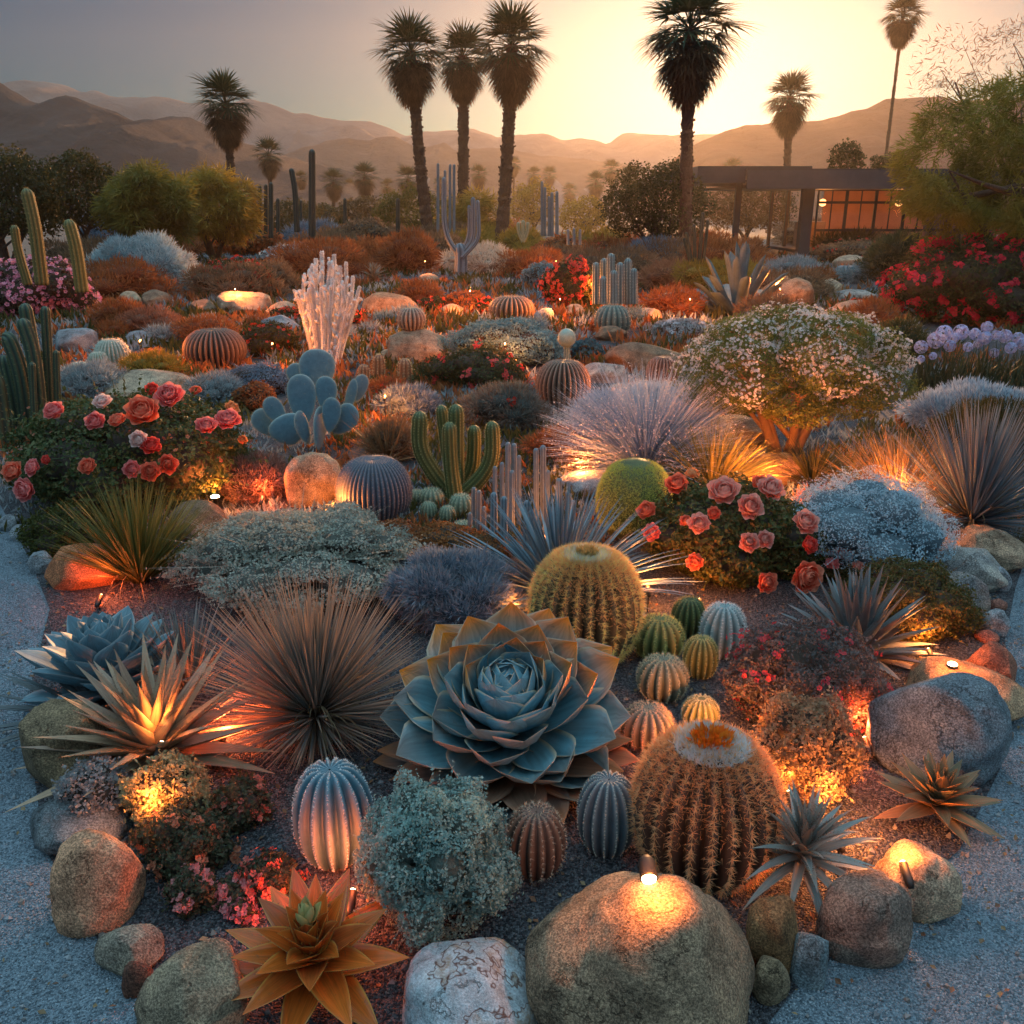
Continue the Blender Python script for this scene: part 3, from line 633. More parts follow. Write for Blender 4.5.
def hit(px, py, c, S):
    """where the picture ray meets the body centred at c with half sizes S"""
    d = ray(px, py); o = (CAM - c) / S; dd = d / S; a = dd @ dd; b_ = 2 * o @ dd; cc = o @ o - 1; disc = b_ * b_ - 4 * a * cc
    t = (-b_ - math.sqrt(disc)) / (2 * a) if disc > 0 else -b_ / (2 * a)
    p = CAM + d * t; n = norm((p - c) / S ** 2); return p, n
def garden_lamp(px, py, label, power=3., z=.05, kind='puck', Y=None, spot=None, col=LAMP, r=.035, aim=None, group='low garden lamps', st=18., pos=None):
    g = np.array(pos) if pos is not None else ground(px, py, z) if Y is None else at(px, py, Y); root = empty('garden_lamp', (g[0], g[1], 0), label, 'lamp', group); zz = g[2]
    metal = plain((.05, .045, .04), .5, .6)
    if kind == 'puck':
        P = np.array([[0, 0, v] for v in (max(0, zz - .1), zz - .012, zz - .006, zz)]); V, Fs, u = tube(P, np.array([r * .5, r * .5, r * 1.15, r * 1.1]), 20); mesh_obj('housing', V, Fs, metal, root, u, True)
        V, Fa = ICO[3]; mesh_obj('lens', V * np.array([r, r, r * .45]) + np.array([0, 0, zz + .002]), Fa, glow((1, .72, .38), st), root, None, True)
    elif kind == 'hood':                             # a small dark can turned away from the camera path
        P = np.array([[0, -.05 + .07 * v, zz - .015 + .03 * v] for v in (0, .2, 1, 1.02)])
        V, Fs, u = tube(P, np.array([r * .6, r, r, r * .8]), 16); mesh_obj('housing', V, Fs, metal, root, u, True)
        V, Fa = ICO[2]; mesh_obj('lens', V * np.array([r * .7, r * .3, r * .7]) + P[-1], Fa, glow((1, .72, .38), st), root, None, True)
        V, Fs, u = tube(np.array([[0, -.02, 0.], [0, -.02, zz]]), np.array([r * .3, r * .3]), 8); mesh_obj('stake', V, Fs, metal, root, u, True)
        aim = aim or (0, .06, zz + .07)
    else:
        d = norm(np.array([0, -.9, -.1])); P = np.array([[0, .03 - .055 * v, zz + .008 - .014 * v] for v in (0, .25, 1, 1.05)])
        V, Fs, u = tube(P, np.array([r * .7, r * 1.1, r * 1.15, r * 1.15]), 20, cap=True); mesh_obj('housing', V, Fs, metal, root, u, True)
        V, Fa = ICO[3]; mesh_obj('lens', V * np.array([r * .95, r * .4, r * .95]) + P[-1], Fa, glow((1, .72, .38), st), root, None, True)
        V, Fs, u = tube(np.array([[0, 0, 0.], [0, 0, zz]]), np.array([r * .3, r * .3]), 10); mesh_obj('stake', V, Fs, metal, root, u, True)
    lt = bpy.data.lights.new('lamp_light', 'POINT'); lt.energy = power * LAMPK; lt.color = col; lt.shadow_soft_size = .03
    lo = bpy.data.objects.new('lamp_light', lt); C.objects.link(lo); lo.parent = root; lo.location = (0, -.10 if kind != 'puck' else -.03, zz + .09 if kind == 'puck' else zz + .06)
    if aim: lo.location = aim
    return root
# ------------------------------------------------------------------ palms
def fan_leaf(nl, seed):
    r = np.random.default_rng(seed); A = Acc()
    V, Fs, u = tube(np.array([[0, 0, 0], [.3, 0, .03], [.55, 0, .02]]), np.array([.014, .011, .007]), 4); A.add(V, Fs, u)
    a = np.linspace(-1.45, 1.45, nl); L = (.72 - .22 * np.abs(a) / 1.45) * r.uniform(.92, 1.05, nl)
    S = 4; s = np.linspace(0, 1, S + 1); V = []; 
    for k in range(nl):
        d = np.array([math.cos(a[k]), math.sin(a[k]), 0]); sd = np.array([-d[1], d[0], 0]); w = .024 * np.array([.5, 1, .9, .5, .05])
        for q in range(S + 1):
            p = np.array([.52, 0, .02]) + d * L[k] * s[q] + np.array([0, 0, -.22 * s[q] ** 2.5 * L[k] + .05 * math.cos(k * 3.1) * s[q]])
            V += [p - sd * w[q], p + sd * w[q]]
    V = np.array(V); i = (np.arange(nl)[:, None] * (S + 1) * 2 + np.arange(S)[None] * 2).ravel()
    A.add(V, np.stack([i, i + 1, i + 3, i + 2], -1), np.tile(np.repeat(s, 2)[:, None], (nl, 2))); return np.concatenate(A.V), A.F, np.concatenate(A.U)
FAN = [fan_leaf(17, 1), fan_leaf(15, 2)]
def orient(el, az):
    x = np.stack([np.cos(el) * np.cos(az), np.cos(el) * np.sin(az), np.sin(el)], -1); y = norm(np.cross(np.array([0, 0, 1.]), x) + 1e-6); z = np.cross(x, y)
    return np.stack([x, y, z], -1)
PALMG = leafmat([(.045, .06, .02), (.08, .085, .03)], tr=.3, rough=.5); PALMD = leafmat([(.11, .065, .03), (.17, .10, .05)], tr=.25, rough=.8)
TRUNKM = plain((.12, .065, .04), .95, nscale=14, var=.6, bmp=1., bd=.05)
crowns = {}
def palm_crown(kind, root, z, s):
    if kind not in crowns:
        r = np.random.default_rng({'full': 5, 'thin': 6, 'lite': 7}[kind]); n = {'full': 46, 'thin': 40, 'lite': 34}[kind]
        A = Acc(); t = np.arange(n) / n; el = np.radians(84 - 112 * t ** .85 + r.normal(size=n) * 6); az = np.arange(n) * GA + r.normal(size=n) * .15
        for q in (0, 1):
            k = np.arange(n) % 2 == q; M = orient(el[k], az[k]) * (1.02 + .12 * r.normal(size=k.sum()))[:, None, None]; fV, fF, fU = FAN[q]
            V, Fs, u = scatter(fV, fF, fU, np.tile([[0, 0, .05]], (k.sum(), 1)), M); A.add(V, Fs, u)
        a = A.obj('fronds', PALMG, root); B = Acc(); n = {'full': 90, 'thin': 26, 'lite': 50}[kind]; t = np.arange(n) / n
        el = np.radians(-22 - 52 * t ** .9 + r.normal(size=n) * 6); az = np.arange(n) * GA; M = orient(el, az) * (.98 - .34 * t)[:, None, None]
        dz = {'full': .75, 'thin': .3, 'lite': .7}[kind]
        V, Fs, u = scatter(*FAN[1], np.stack([0 * t, 0 * t, -.05 - dz * t], -1), M); B.add(V, Fs, u); b = B.obj('dead_frond_skirt', PALMD, root); crowns[kind] = (a, b)
        pair = (a, b)
    else:
        pair = [o.copy() for o in crowns[kind]]
        for o in pair: C.objects.link(o); o.parent = root
    for o in pair: o.location = z; o.scale = (s,) * 3; o.rotation_euler = (0, 0, random.uniform(0, 6))
def palm(b, base, label, kind='full', tw=None, Y=None, group='fan palms against the sunset'):
    x0, y0, x1, y1 = b; wd = x1 - x0; Y = Y or 3.1 * F / wd; cyp = y0 + (y1 - y0) * (.40 if kind != 'thin' else .5)
    top = at((x0 + x1) / 2, cyp, Y); s = wd / 2 * mpp(top) / .86; bx = xat(base, Y)
    root = empty('fan_palm', (bx, Y, 0), label, 'palm tree', group)
    tp = top - np.array([bx, Y, 0]); r = (tw or wd * .11) * .86 * mpp(top); n = 60
    P = np.stack([np.interp(np.linspace(0, 1, n), [0, 1], [0, tp[0]]) + np.sin(np.linspace(0, math.pi, n)) * tp[0] * .12, np.zeros(n), np.linspace(-.1, tp[2] + .1 * s, n)], -1)
    rad = r * (1.12 - .25 * np.linspace(0, 1, n)) * (1 + .07 * np.sin(np.arange(n) * 2.1) + .05 * rng.normal(size=n)); rad[0] *= 1.35
    V, Fs, u = tube(P, rad, 14); V = V + rng.normal(size=V.shape) * r * .06
    mesh_obj('trunk', V, Fs, TRUNKM, root, u)
    if wd > 30 and kind != 'thin':          # cut frond boots stick out of the trunk
        m_ = 420; zz = U(.25, 1, m_); az = U(0, 6.28, m_); i_ = (zz * (n - 1)).astype(int); O = P[i_] + np.stack([np.cos(az), np.sin(az), 0 * az], -1) * (rad[i_] * .9)[:, None]
        N = norm(np.stack([np.cos(az), np.sin(az), 1.3 + 0 * az], -1)); V, Fs, u = scatter(SLIM[0] * np.array([5., 3, 1]), SLIM[1], SLIM[2], O, basis(N, r * U(.35, .6, m_))); mesh_obj('frond_boots', V, Fs, TRUNKM, root, u)
    palm_crown(kind, root, tuple(tp), s); return root
PL = [((381, 20, 441, 108), 430, 'tall shaggy fan palm, left one of the three standing close together', 'full', 6.6),
 ((437, 24, 489, 112), 463, 'tall shaggy fan palm, middle one of the three standing close together', 'full', 6.2),
 ((479, 8, 545, 110), 500, 'tallest of the three close palms, right one with the widest crown', 'full', 7.2),
 ((648, -4, 733, 88), 685, 'tall fan palm with its trunk right in front of the setting sun', 'full', 7.4),
 ((768, 72, 812, 140), 786, 'fan palm rising just behind the flat house roof', 'full', 4.2),
 ((885, -1, 921, 42), 877, 'very tall skinny leaning palm with a small round crown above the house', 'full', 1.9),
 ((200, 79, 251, 146), 236, 'shaggy fan palm alone in front of the dark left mountain', 'full', 4.5),
 ((255, 139, 283, 181), 271, 'mid-sized fan palm right of the lone left palm, above the dark columnar cacti', 'lite', 2.6),
 ((322, 171, 345, 200), 333, 'small distant palm beside the tallest dark columnar cactus', 'lite', 2.),
 ((352, 165, 377, 197), 366, 'small distant palm left of the three big palms', 'lite', 2.),
 ((396, 168, 420, 198), 406, 'small distant palm just left of the leaning palm trunk', 'lite', 2.),
 ((470, 165, 488, 190), 478, 'small golden palm between the middle and right big trunks', 'lite', 1.6),
 ((507, 157, 521, 178), 513, 'tiny hazy palm close to the right big trunk', 'lite', 1.2),
 ((526, 168, 541, 186), 533, 'tiny hazy palm, second one right of the big trunks', 'lite', 1.2),
 ((542, 168, 557, 187), 549, 'tiny hazy palm, third one right of the big trunks', 'lite', 1.2),
 ((562, 185, 577, 203), 568, 'lowest of the tiny hazy palms in the golden mist', 'lite', 1.2),
 ((586, 173, 606, 198), 596, 'golden palm left of the round mesquite under the sun', 'lite', 1.5),
 ((603, 162, 620, 182), 612, 'golden palm top peeping over the round mesquite', 'lite', 1.4),
 ((343, 178, 356, 198), 349, 'tiny distant palm between two small palms at left centre', 'lite', 1.1),
 ((380, 178, 394, 200), 387, 'tiny distant palm just before the leaning palm trunk', 'lite', 1.1),
 ((620, 166, 638, 190), 630, 'hazy palm top behind the right side of the round mesquite', 'lite', 1.3),
 ((294, 170, 308, 192), 300, 'tiny distant palm between the two tall dark cacti', 'lite', 1.1),
 ((722, 160, 742, 186), 731, 'hazy palm rising behind the left tip of the house roof', 'lite', 1.4),
 ((433, 176, 447, 198), 440, 'tiny misty palm between the left and middle big trunks', 'lite', 1.1)]
for b, base, lab, kd, tw in PL: palm(b, base, lab, kd, tw / 1)

# ------------------------------------------------------------------ the house
def house():
    Y = 38.; root = empty('flat_roof_house', (xat(810, Y), Y, 0), 'low flat-roofed modern house with deep eaves and glass walls glowing orange', 'house'); off = np.array([xat(810, Y), Y, 0])
    conc = plain((.07, .07, .08), .8, nscale=3, var=.25); dark = plain((.05, .045, .045), .6, nscale=8); wood = plain((.20, .11, .06), .6, nscale=6, var=.4)
    def bx(name, x0, y0, z0, x1, y1, z1, m, par=None):
        V, Fa = box(x0, y0, z0, x1, y1, z1); return mesh_obj(name, V - off, Fa, m, par or root)
    XL = xat(693, 36.5); XC = xat(741, 36.2); XR = xat(985, 38); 
    r1 = bx('roof', XL, 36.6, 3.16, xat(800, 37), 46, 3.40, dark); bx('fascia', XL - .03, 36.5, 2.80, XL + .12, 46, 3.36, conc, r1); bx('soffit', XL + .14, 36.64, 2.84, xat(800, 37), 46, 2.9, dark, r1)
    bx('fascia', XL + .12, 36.5, 2.80, XC, 36.62, 3.36, conc, r1)
    r2 = bx('roof', XC, 36.3, 3.05, XR, 46.5, 3.30, dark); bx('fascia', XC, 36.15, 2.58, XR, 36.3, 3.24, conc, r2); bx('soffit', XC + .15, 36.35, 2.64, XR, 46, 2.74, dark, r2)
    for x, y, w_ in ((xat(803, 37), 37, .42), (xat(734, 37.4), 37.4, .22), (xat(768, 45), 45, .14), (xat(784, 45), 45, .14)):
        bx('column', x - w_ / 2, y, -.1, x + w_ / 2, y + w_, 2.83, conc)
    X0, X1 = xat(812, 39.5), xat(985, 39.5); Yw = 39.5
    wall = bx('back_wall', xat(818, 46), 45.9, 0, X1, 46.0, 3.0, plain((.5, .2, .08), .7, nscale=.8, var=.5)); bx('floor_slab', X0 - .1, Yw - .05, -.1, X1, 46, .12, conc); bx('side_wall', X1, Yw, 0, X1 + .2, 46, 3., conc)
    gm, gn, go = mat0('window_glass'); gl = gn.nodes.new('ShaderNodeBsdfGlossy'); gl.inputs[1].default_value = .03; tr = gn.nodes.new('ShaderNodeBsdfTransparent'); mx = gn.nodes.new('ShaderNodeMixShader'); mx.inputs[0].default_value = .07
    gn.links.new(tr.outputs[0], mx.inputs[1]); gn.links.new(gl.outputs[0], mx.inputs[2]); gn.links.new(mx.outputs[0], go.inputs[0])
    nb = 6; ws = (X1 - X0) / nb
    for i in range(nb):
        for j, (za, zb) in enumerate(((.12, 1.0), (1.0, 2.1), (2.1, 2.6))):
            xa, xb = X0 + i * ws, X0 + (i + 1) * ws; A = Acc()
            for q in ((xa, za, xb, za + .05), (xa, zb - .05, xb, zb), (xa, za + .05, xa + .06, zb - .05), (xb - .06, za + .05, xb, zb - .05)): A.add(*box(q[0], Yw, q[1], q[2], Yw + .08, q[3]))
            if j: A.add(*box((xa + xb) / 2 - .02, Yw + .01, za + .05, (xa + xb) / 2 + .02, Yw + .07, zb - .05))
            f = A.obj('window', dark, root, off=off); V, Fa = box(xa + .06, Yw + .035, za + .05, xb - .06, Yw + .045, zb - .05); mesh_obj('pane', V - off, Fa, gm, f)
    for x in (X0 + .9, X0 + 3.2, X0 + 5.6):
        V, Fa = box(x, 44.2, .12, x + 1.1, 45.4, 1.0 + .3 * math.sin(x)); mesh_obj('cabinet', V - off, Fa, wood, root)
    for x in (X0 + 1.2, X0 + 4.6):
        V, Fa = ICO[3]; s = mesh_obj('added_lamp_globe', V * .16 + np.array([x, 42.5, 2.1]) - off, Fa, glow((1, .45, .14), 4), root, None, True)  # lamps added inside to give the glass its orange glow
        lt = bpy.data.lights.new('added_room_light', 'POINT'); lt.energy = 120; lt.color = (1, .33, .08); lt.shadow_soft_size = .16
        lo = bpy.data.objects.new('added_room_light', lt); C.objects.link(lo); lo.parent = root; lo.location = (x - off[0], 42.5 - off[1], 1.7)
house()

# ------------------------------------------------------------------ trees
def tree(b, Y, base, cols, label, K=12, lp=3., cover=2.2, trunk_r=.12, cat='tree', name='tree', group=None, flowers=None, nst=3, tr=.4, style='leaf', barkm=None, n_max=30000, lobe=(.3, .46), limb=True, holes=.0, tip=None, nn_=None, spread=.5, shell=(.55, 1.08)):
    c, R, Hc = solve(b, .5, Y); m = mpp(c); S = np.array([R, R * .85, Hc]); bx = xat(base, Y); off = c - np.array([bx, Y, 0]); L = lobes(K, b[0] + 3, rad=lobe, core=.6, zmin=-.7)
    root = empty(name, (bx, Y, 0), label, cat, group); area = (b[2] - b[0]) * (b[3] - b[1]) * 1.4; n = min(int(area * cover / (lp * lp * .33)), n_max) if nn_ is None else nn_
    P, N = dome_points(L, n, S, -off[2] + .1, shell, gate=-.36 if holes else -9)
    if holes:
        k = np.array([mn.noise(Vector(p / R * 3.2)) for p in P]) > holes; P, N = P[k], N[k]
    if style == 'leaf': V, Fs, u = scatter(*LEAF, P, basis(norm(N + rng.normal(size=N.shape) * .9), U(.7, 1.4, len(P)) * lp * m))
    else:
        D = norm(N * np.array([1, 1, .4]) + rng.normal(size=N.shape) * .55 + np.array([0, 0, -.35])); V, Fs, u = scatter(SLIM[0] * np.array([.6, .6, 1]), SLIM[1], SLIM[2], P, basis(D, U(.6, 1.5, len(P)) * lp * m * 3.2))
    mesh_obj('crown', V + off, Fs, leafmat(cols, tr=tr, nscale=1.5 / max(R, .2), tip=tip), root, u)
    A = Acc(); r = random.Random(b[0])
    for k in range(nst):
        a0 = k * 2.1 + r.uniform(0, .6); tgt = off + np.array([math.cos(a0) * R * spread, math.sin(a0) * R * spread * .8, -Hc * .15]); p0 = np.array([math.cos(a0), math.sin(a0), 0]) * trunk_r * .5
        mid = p0 * (1 - .45) + tgt * .45 + np.array([r.uniform(-1, 1), r.uniform(-1, 1), 0]) * R * .06 - np.array([tgt[0], tgt[1], 0]) * .12
        P0 = smoothpath([p0 - np.array([0, 0, .05]), mid, tgt], 14); A.add(*tube(P0, np.linspace(trunk_r, trunk_r * .3, 14), 9))
        for q in range(6 if limb else 0):
            s = r.randint(5, 12); st = P0[s]; l_ = L[r.randrange(1, len(L))][0]; e = off + np.array(l_) * S * 1.25
            mm_ = (st + e) / 2 + np.array([0, 0, r.uniform(-.05, .12) * R]); A.add(*tube(smoothpath([st, mm_, e], 10), np.linspace(trunk_r * .36, trunk_r * .06, 10), 6))
    A.obj('trunk', barkm or BARK, root, True)
    for fl in (flowers or []):
        P, N = dome_points(L, fl['n'] * 3, S * 1.01, -9, (.97, 1.08)); kk = P[:, 2] > Hc * fl.get('top', -.2) + np.array([mn.noise(Vector(p / R * 2.5)) for p in P]) * Hc * .9; P, N = P[kk][:fl['n']], N[kk][:fl['n']]
        V, Fs, u = scatter(*BLOOM, P + off, basis(norm(N + rng.normal(size=N.shape) * .5), U(.7, 1.3, len(P)) * fl['s'] * m * 1.5)); mesh_obj('blossoms', V, Fs, leafmat(fl['c'], tr=.4), root, u)
    return root
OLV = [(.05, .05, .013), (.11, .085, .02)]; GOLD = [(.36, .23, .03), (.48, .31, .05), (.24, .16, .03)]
tree((-60, 148, 70, 250), 30, 10, OLV, 'dark bushy tree at the far left edge below the mountain', lp=3)
tree((30, 150, 125, 240), 33, 80, [(.05, .05, .014), (.11, .085, .02)], 'dark olive bushy tree behind the teal shrub at left', lp=3)
tree((100, 165, 195, 250), 31, 150, [(.18, .16, .03), (.28, .22, .04)], 'yellow-green feathery mesquite, left and darker of the two', lp=2.6, style='wisp', cover=3)
tree((155, 168, 262, 246), 35, 215, GOLD, 'golden yellow feathery mesquite in front of the left mountain', lp=2.4, style='wisp', cover=3)
tree((598, 160, 716, 252), 34, 655, [(.05, .055, .015), (.12, .10, .03), (.08, .07, .02)], 'round mesquite tree backlit by the sun right of the palms', lp=2.6, K=14, cover=2.2)
tree((700, 178, 800, 240), 62, 745, [(.14, .08, .03), (.2, .11, .04)], 'hazy orange brush seen under the house canopy', lp=2.6, cover=1.6)
tree((372, 185, 450, 240), 58, 405, [(.10, .10, .02), (.18, .15, .03)], 'golden olive brush at the foot of the leaning palm', lp=2.4, cover=1.8)
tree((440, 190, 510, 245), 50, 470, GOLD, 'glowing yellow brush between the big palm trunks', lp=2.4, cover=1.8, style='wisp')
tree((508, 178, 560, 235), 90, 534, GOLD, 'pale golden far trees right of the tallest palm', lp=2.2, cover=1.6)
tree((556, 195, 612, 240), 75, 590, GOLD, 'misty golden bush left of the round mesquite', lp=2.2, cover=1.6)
tree((252, 198, 330, 238), 52, 290, [(.10, .09, .03), (.18, .12, .04)], 'low olive brush behind the dark columnar cacti', lp=2.2, cover=1.8)
tree((330, 195, 395, 236), 66, 362, [(.12, .08, .03), (.2, .13, .05)], 'brown brush under the small palms', lp=2.2, cover=1.8)
tree((826, 140, 866, 185), 50, 846, OLV, 'dark leafy tree top showing over the house roof', lp=2.6, cover=1.8)
tree((866, 152, 915, 182), 52, 890, OLV, 'small dark treetop right of the skinny palm over the roof', lp=2.6, cover=1.8)
tree((902, 82, 1120, 262), 17, 1015, [(.15, .16, .02), (.26, .24, .04), (.19, .19, .03)], 'big weeping palo verde tree overhanging the house at the right edge', lp=2.7, K=30, style='wisp', cover=4.6, lobe=(.16, .44), holes=-.08, trunk_r=.2, tr=.45, n_max=60000)
tree((915, 15, 1120, 120), 18.5, 1030, [(.28, .20, .13), (.4, .3, .2)], 'thin twiggy dry treetop against the sky at the right edge', lp=2., K=12, cover=.4, trunk_r=.06, holes=-.02, style='wisp', nn_=5200, spread=.7)

# ------------------------------------------------------------------ distant columnar cacti and shrubs
DKG = ((.03, .04, .03), (.06, .07, .05), (.2, .15, .08))
for (x, yt, yb, wd, Y, lab) in ((312, 149, 226, 7.5, 30, 'tallest dark columnar cactus standing left of the distant palms'), (295, 168, 218, 6, 32, 'dark columnar cactus leaning slightly, left of the tallest one'), (271, 182, 224, 5, 34, 'dark reddish columnar cactus, right one of a close trio'), (266, 184, 220, 4, 36, 'dark columnar cactus, middle one of a close trio'), (260, 185, 218, 4, 38, 'dark columnar cactus, left one of a close trio'), (278, 198, 220, 4, 40, 'short dark columnar cactus right of the close trio'), (244, 203, 224, 3.5, 36, 'thin purplish post-like cactus left of the close trio'), (345, 198, 222, 4, 46, 'short dark cactus post under the small palm'), (398, 198, 224, 4.5, 46, 'short dark cactus post left of the leaning palm trunk'), (301, 200, 222, 3, 44, 'thin far cactus post between the two tall dark ones')):
    columns(lab, [([(x + (2 if x == 295 else 0), yb + 14), (x, (yt + yb) / 2), (x - (4 if x == 295 else 0), yt)], wd)], *DKG, Y=Y, base=(x, yb), group='far columnar cacti', per=2, ribs=7, name='columnar_cactus')
GRY = ((.10, .13, .15), (.27, .32, .35), (.55, .55, .5))
Yc = 24.
columns('pale candelabra cactus with two curved arms like a fork, in the glowing mist', [([(461, 272), (461, 255), (459, 243)], 13), ([(459, 248), (447, 238), (444, 222), (444, 177)], 5.5, 0, None) if False else ([(461, 256), (450, 242), (444.5, 222), (444, 177)], 5.5), ([(461, 256), (472, 240), (473.5, 222), (473, 197)], 5), ([(462, 258), (477, 240), (478.5, 222), (477.5, 200)], 4.5, -.15), ([(460, 256), (468, 238), (469.5, 222), (469, 205)], 4, .15)], *GRY, Y=Yc, base=(461, 270), name='candelabra_cactus', per=3, ribs=6, depth=.35)
for (specs, base, Y, lab) in ((([([(438, 236), (438, 163)], 3), ([(450, 236), (450, 164)], 3), ([(454, 238), (454, 164)], 3), ([(445, 236), (445, 170)], 3)]), (446, 236), 40, 'thin cluster of tall cactus poles behind the fork-shaped cactus'), (([([(542, 236), (542, 181)], 3), ([(545, 236), (545, 187)], 3), ([(552, 236), (552, 192)], 3.5), ([(557, 236), (557, 191)], 3.5), ([(549, 236), (549, 196)], 3)]), (549, 236), 40, 'misty group of tall pole cacti in the golden light'), (([([(568, 245), (568, 229)], 3), ([(574, 245), (574, 228)], 3), ([(580, 245), (580, 229)], 3)]), (574, 245), 26, 'short row of brown cactus posts in front of the mesquite'), (([([(692, 262), (686, 232)], 3.4), ([(695, 264), (694, 224)], 4), ([(699, 264), (703, 212)], 4), ([(703, 264), (708, 220)], 3.4), ([(690, 262), (684, 238)], 3)]), (697, 262), 22, 'dark spreading pole cactus left of the big upright agave')):
    columns(lab, specs, *(DKG if Y == 22 else GRY), Y=Y, base=base, name='pole_cactus', per=2, ribs=6)
columns('small vase-shaped cactus cluster glowing in the mist', [([(523, 242), (519, 232), (518, 222)], 4), ([(523, 242), (523, 220)], 4.5), ([(523, 242), (527, 232), (528, 222)], 4)], (.25, .28, .16), (.4, .42, .25), (.7, .6, .4), Y=25, base=(523, 242), name='pole_cactus', per=2, ribs=6)
columns('bluish knobbly cluster of columnar cacti beside the red flower bush', [([(x, 304), (x, t)], w_, dy) for x, t, w_, dy in ((596, 262, 8, .2), (604, 258, 8, .3), (611, 253, 9, 0), (620, 262, 9, -.2), (628, 258, 9, .1), (634, 268, 8, -.3), (614, 270, 9, -.5), (603, 276, 8, -.5))], (.10, .15, .15), (.24, .33, .32), (.6, .62, .55), Y=15.5, base=(613, 300), name='columnar_cactus', per=5, ribs=8)
columns('cluster of four green columnar cacti with golden edges at the left edge', [([(44, 430), (36, 370), (26, 312), (24, 303)], 14, .1), ([(50, 430), (48, 360), (45, 306)], 10, -.05), ([(30, 440), (22, 380), (10, 342), (2, 337)], 16, -.1), ([(40, 430), (34, 360), (22, 318)], 15, -.2), ([(58, 436), (57, 380), (56, 350)], 7, -.15), ([(34, 440), (33, 390), (32, 362)], 7, -.3), ([(10, 520), (3, 450), (-8, 372)], 22, -.35), ([(22, 460), (14, 400), (4, 355)], 14, -.1)], (.03, .055, .04), (.09, .12, .06), (.55, .42, .2), Y=8.0, base=(35, 430), name='columnar_cactus', per=5, ribs=7, slen=.25)
columns('green finger cactus at the far left behind the pink flower shrub', [([(42, 285), (35, 230), (26, 188)], 13), ([(28, 285), (18, 250), (14, 225)], 9, .2)], (.10, .10, .03), (.22, .19, .06), (.6, .45, .2), Y=14.5, base=(40, 285), name='columnar_cactus', per=4, ribs=9)
columns('single stout green finger cactus right of the pink flower shrub', [([(82, 292), (76, 250), (68, 219)], 13)], (.10, .11, .03), (.22, .20, .06), (.6, .45, .2), Y=14., base=(80, 290), name='columnar_cactus', per=4, ribs=9)

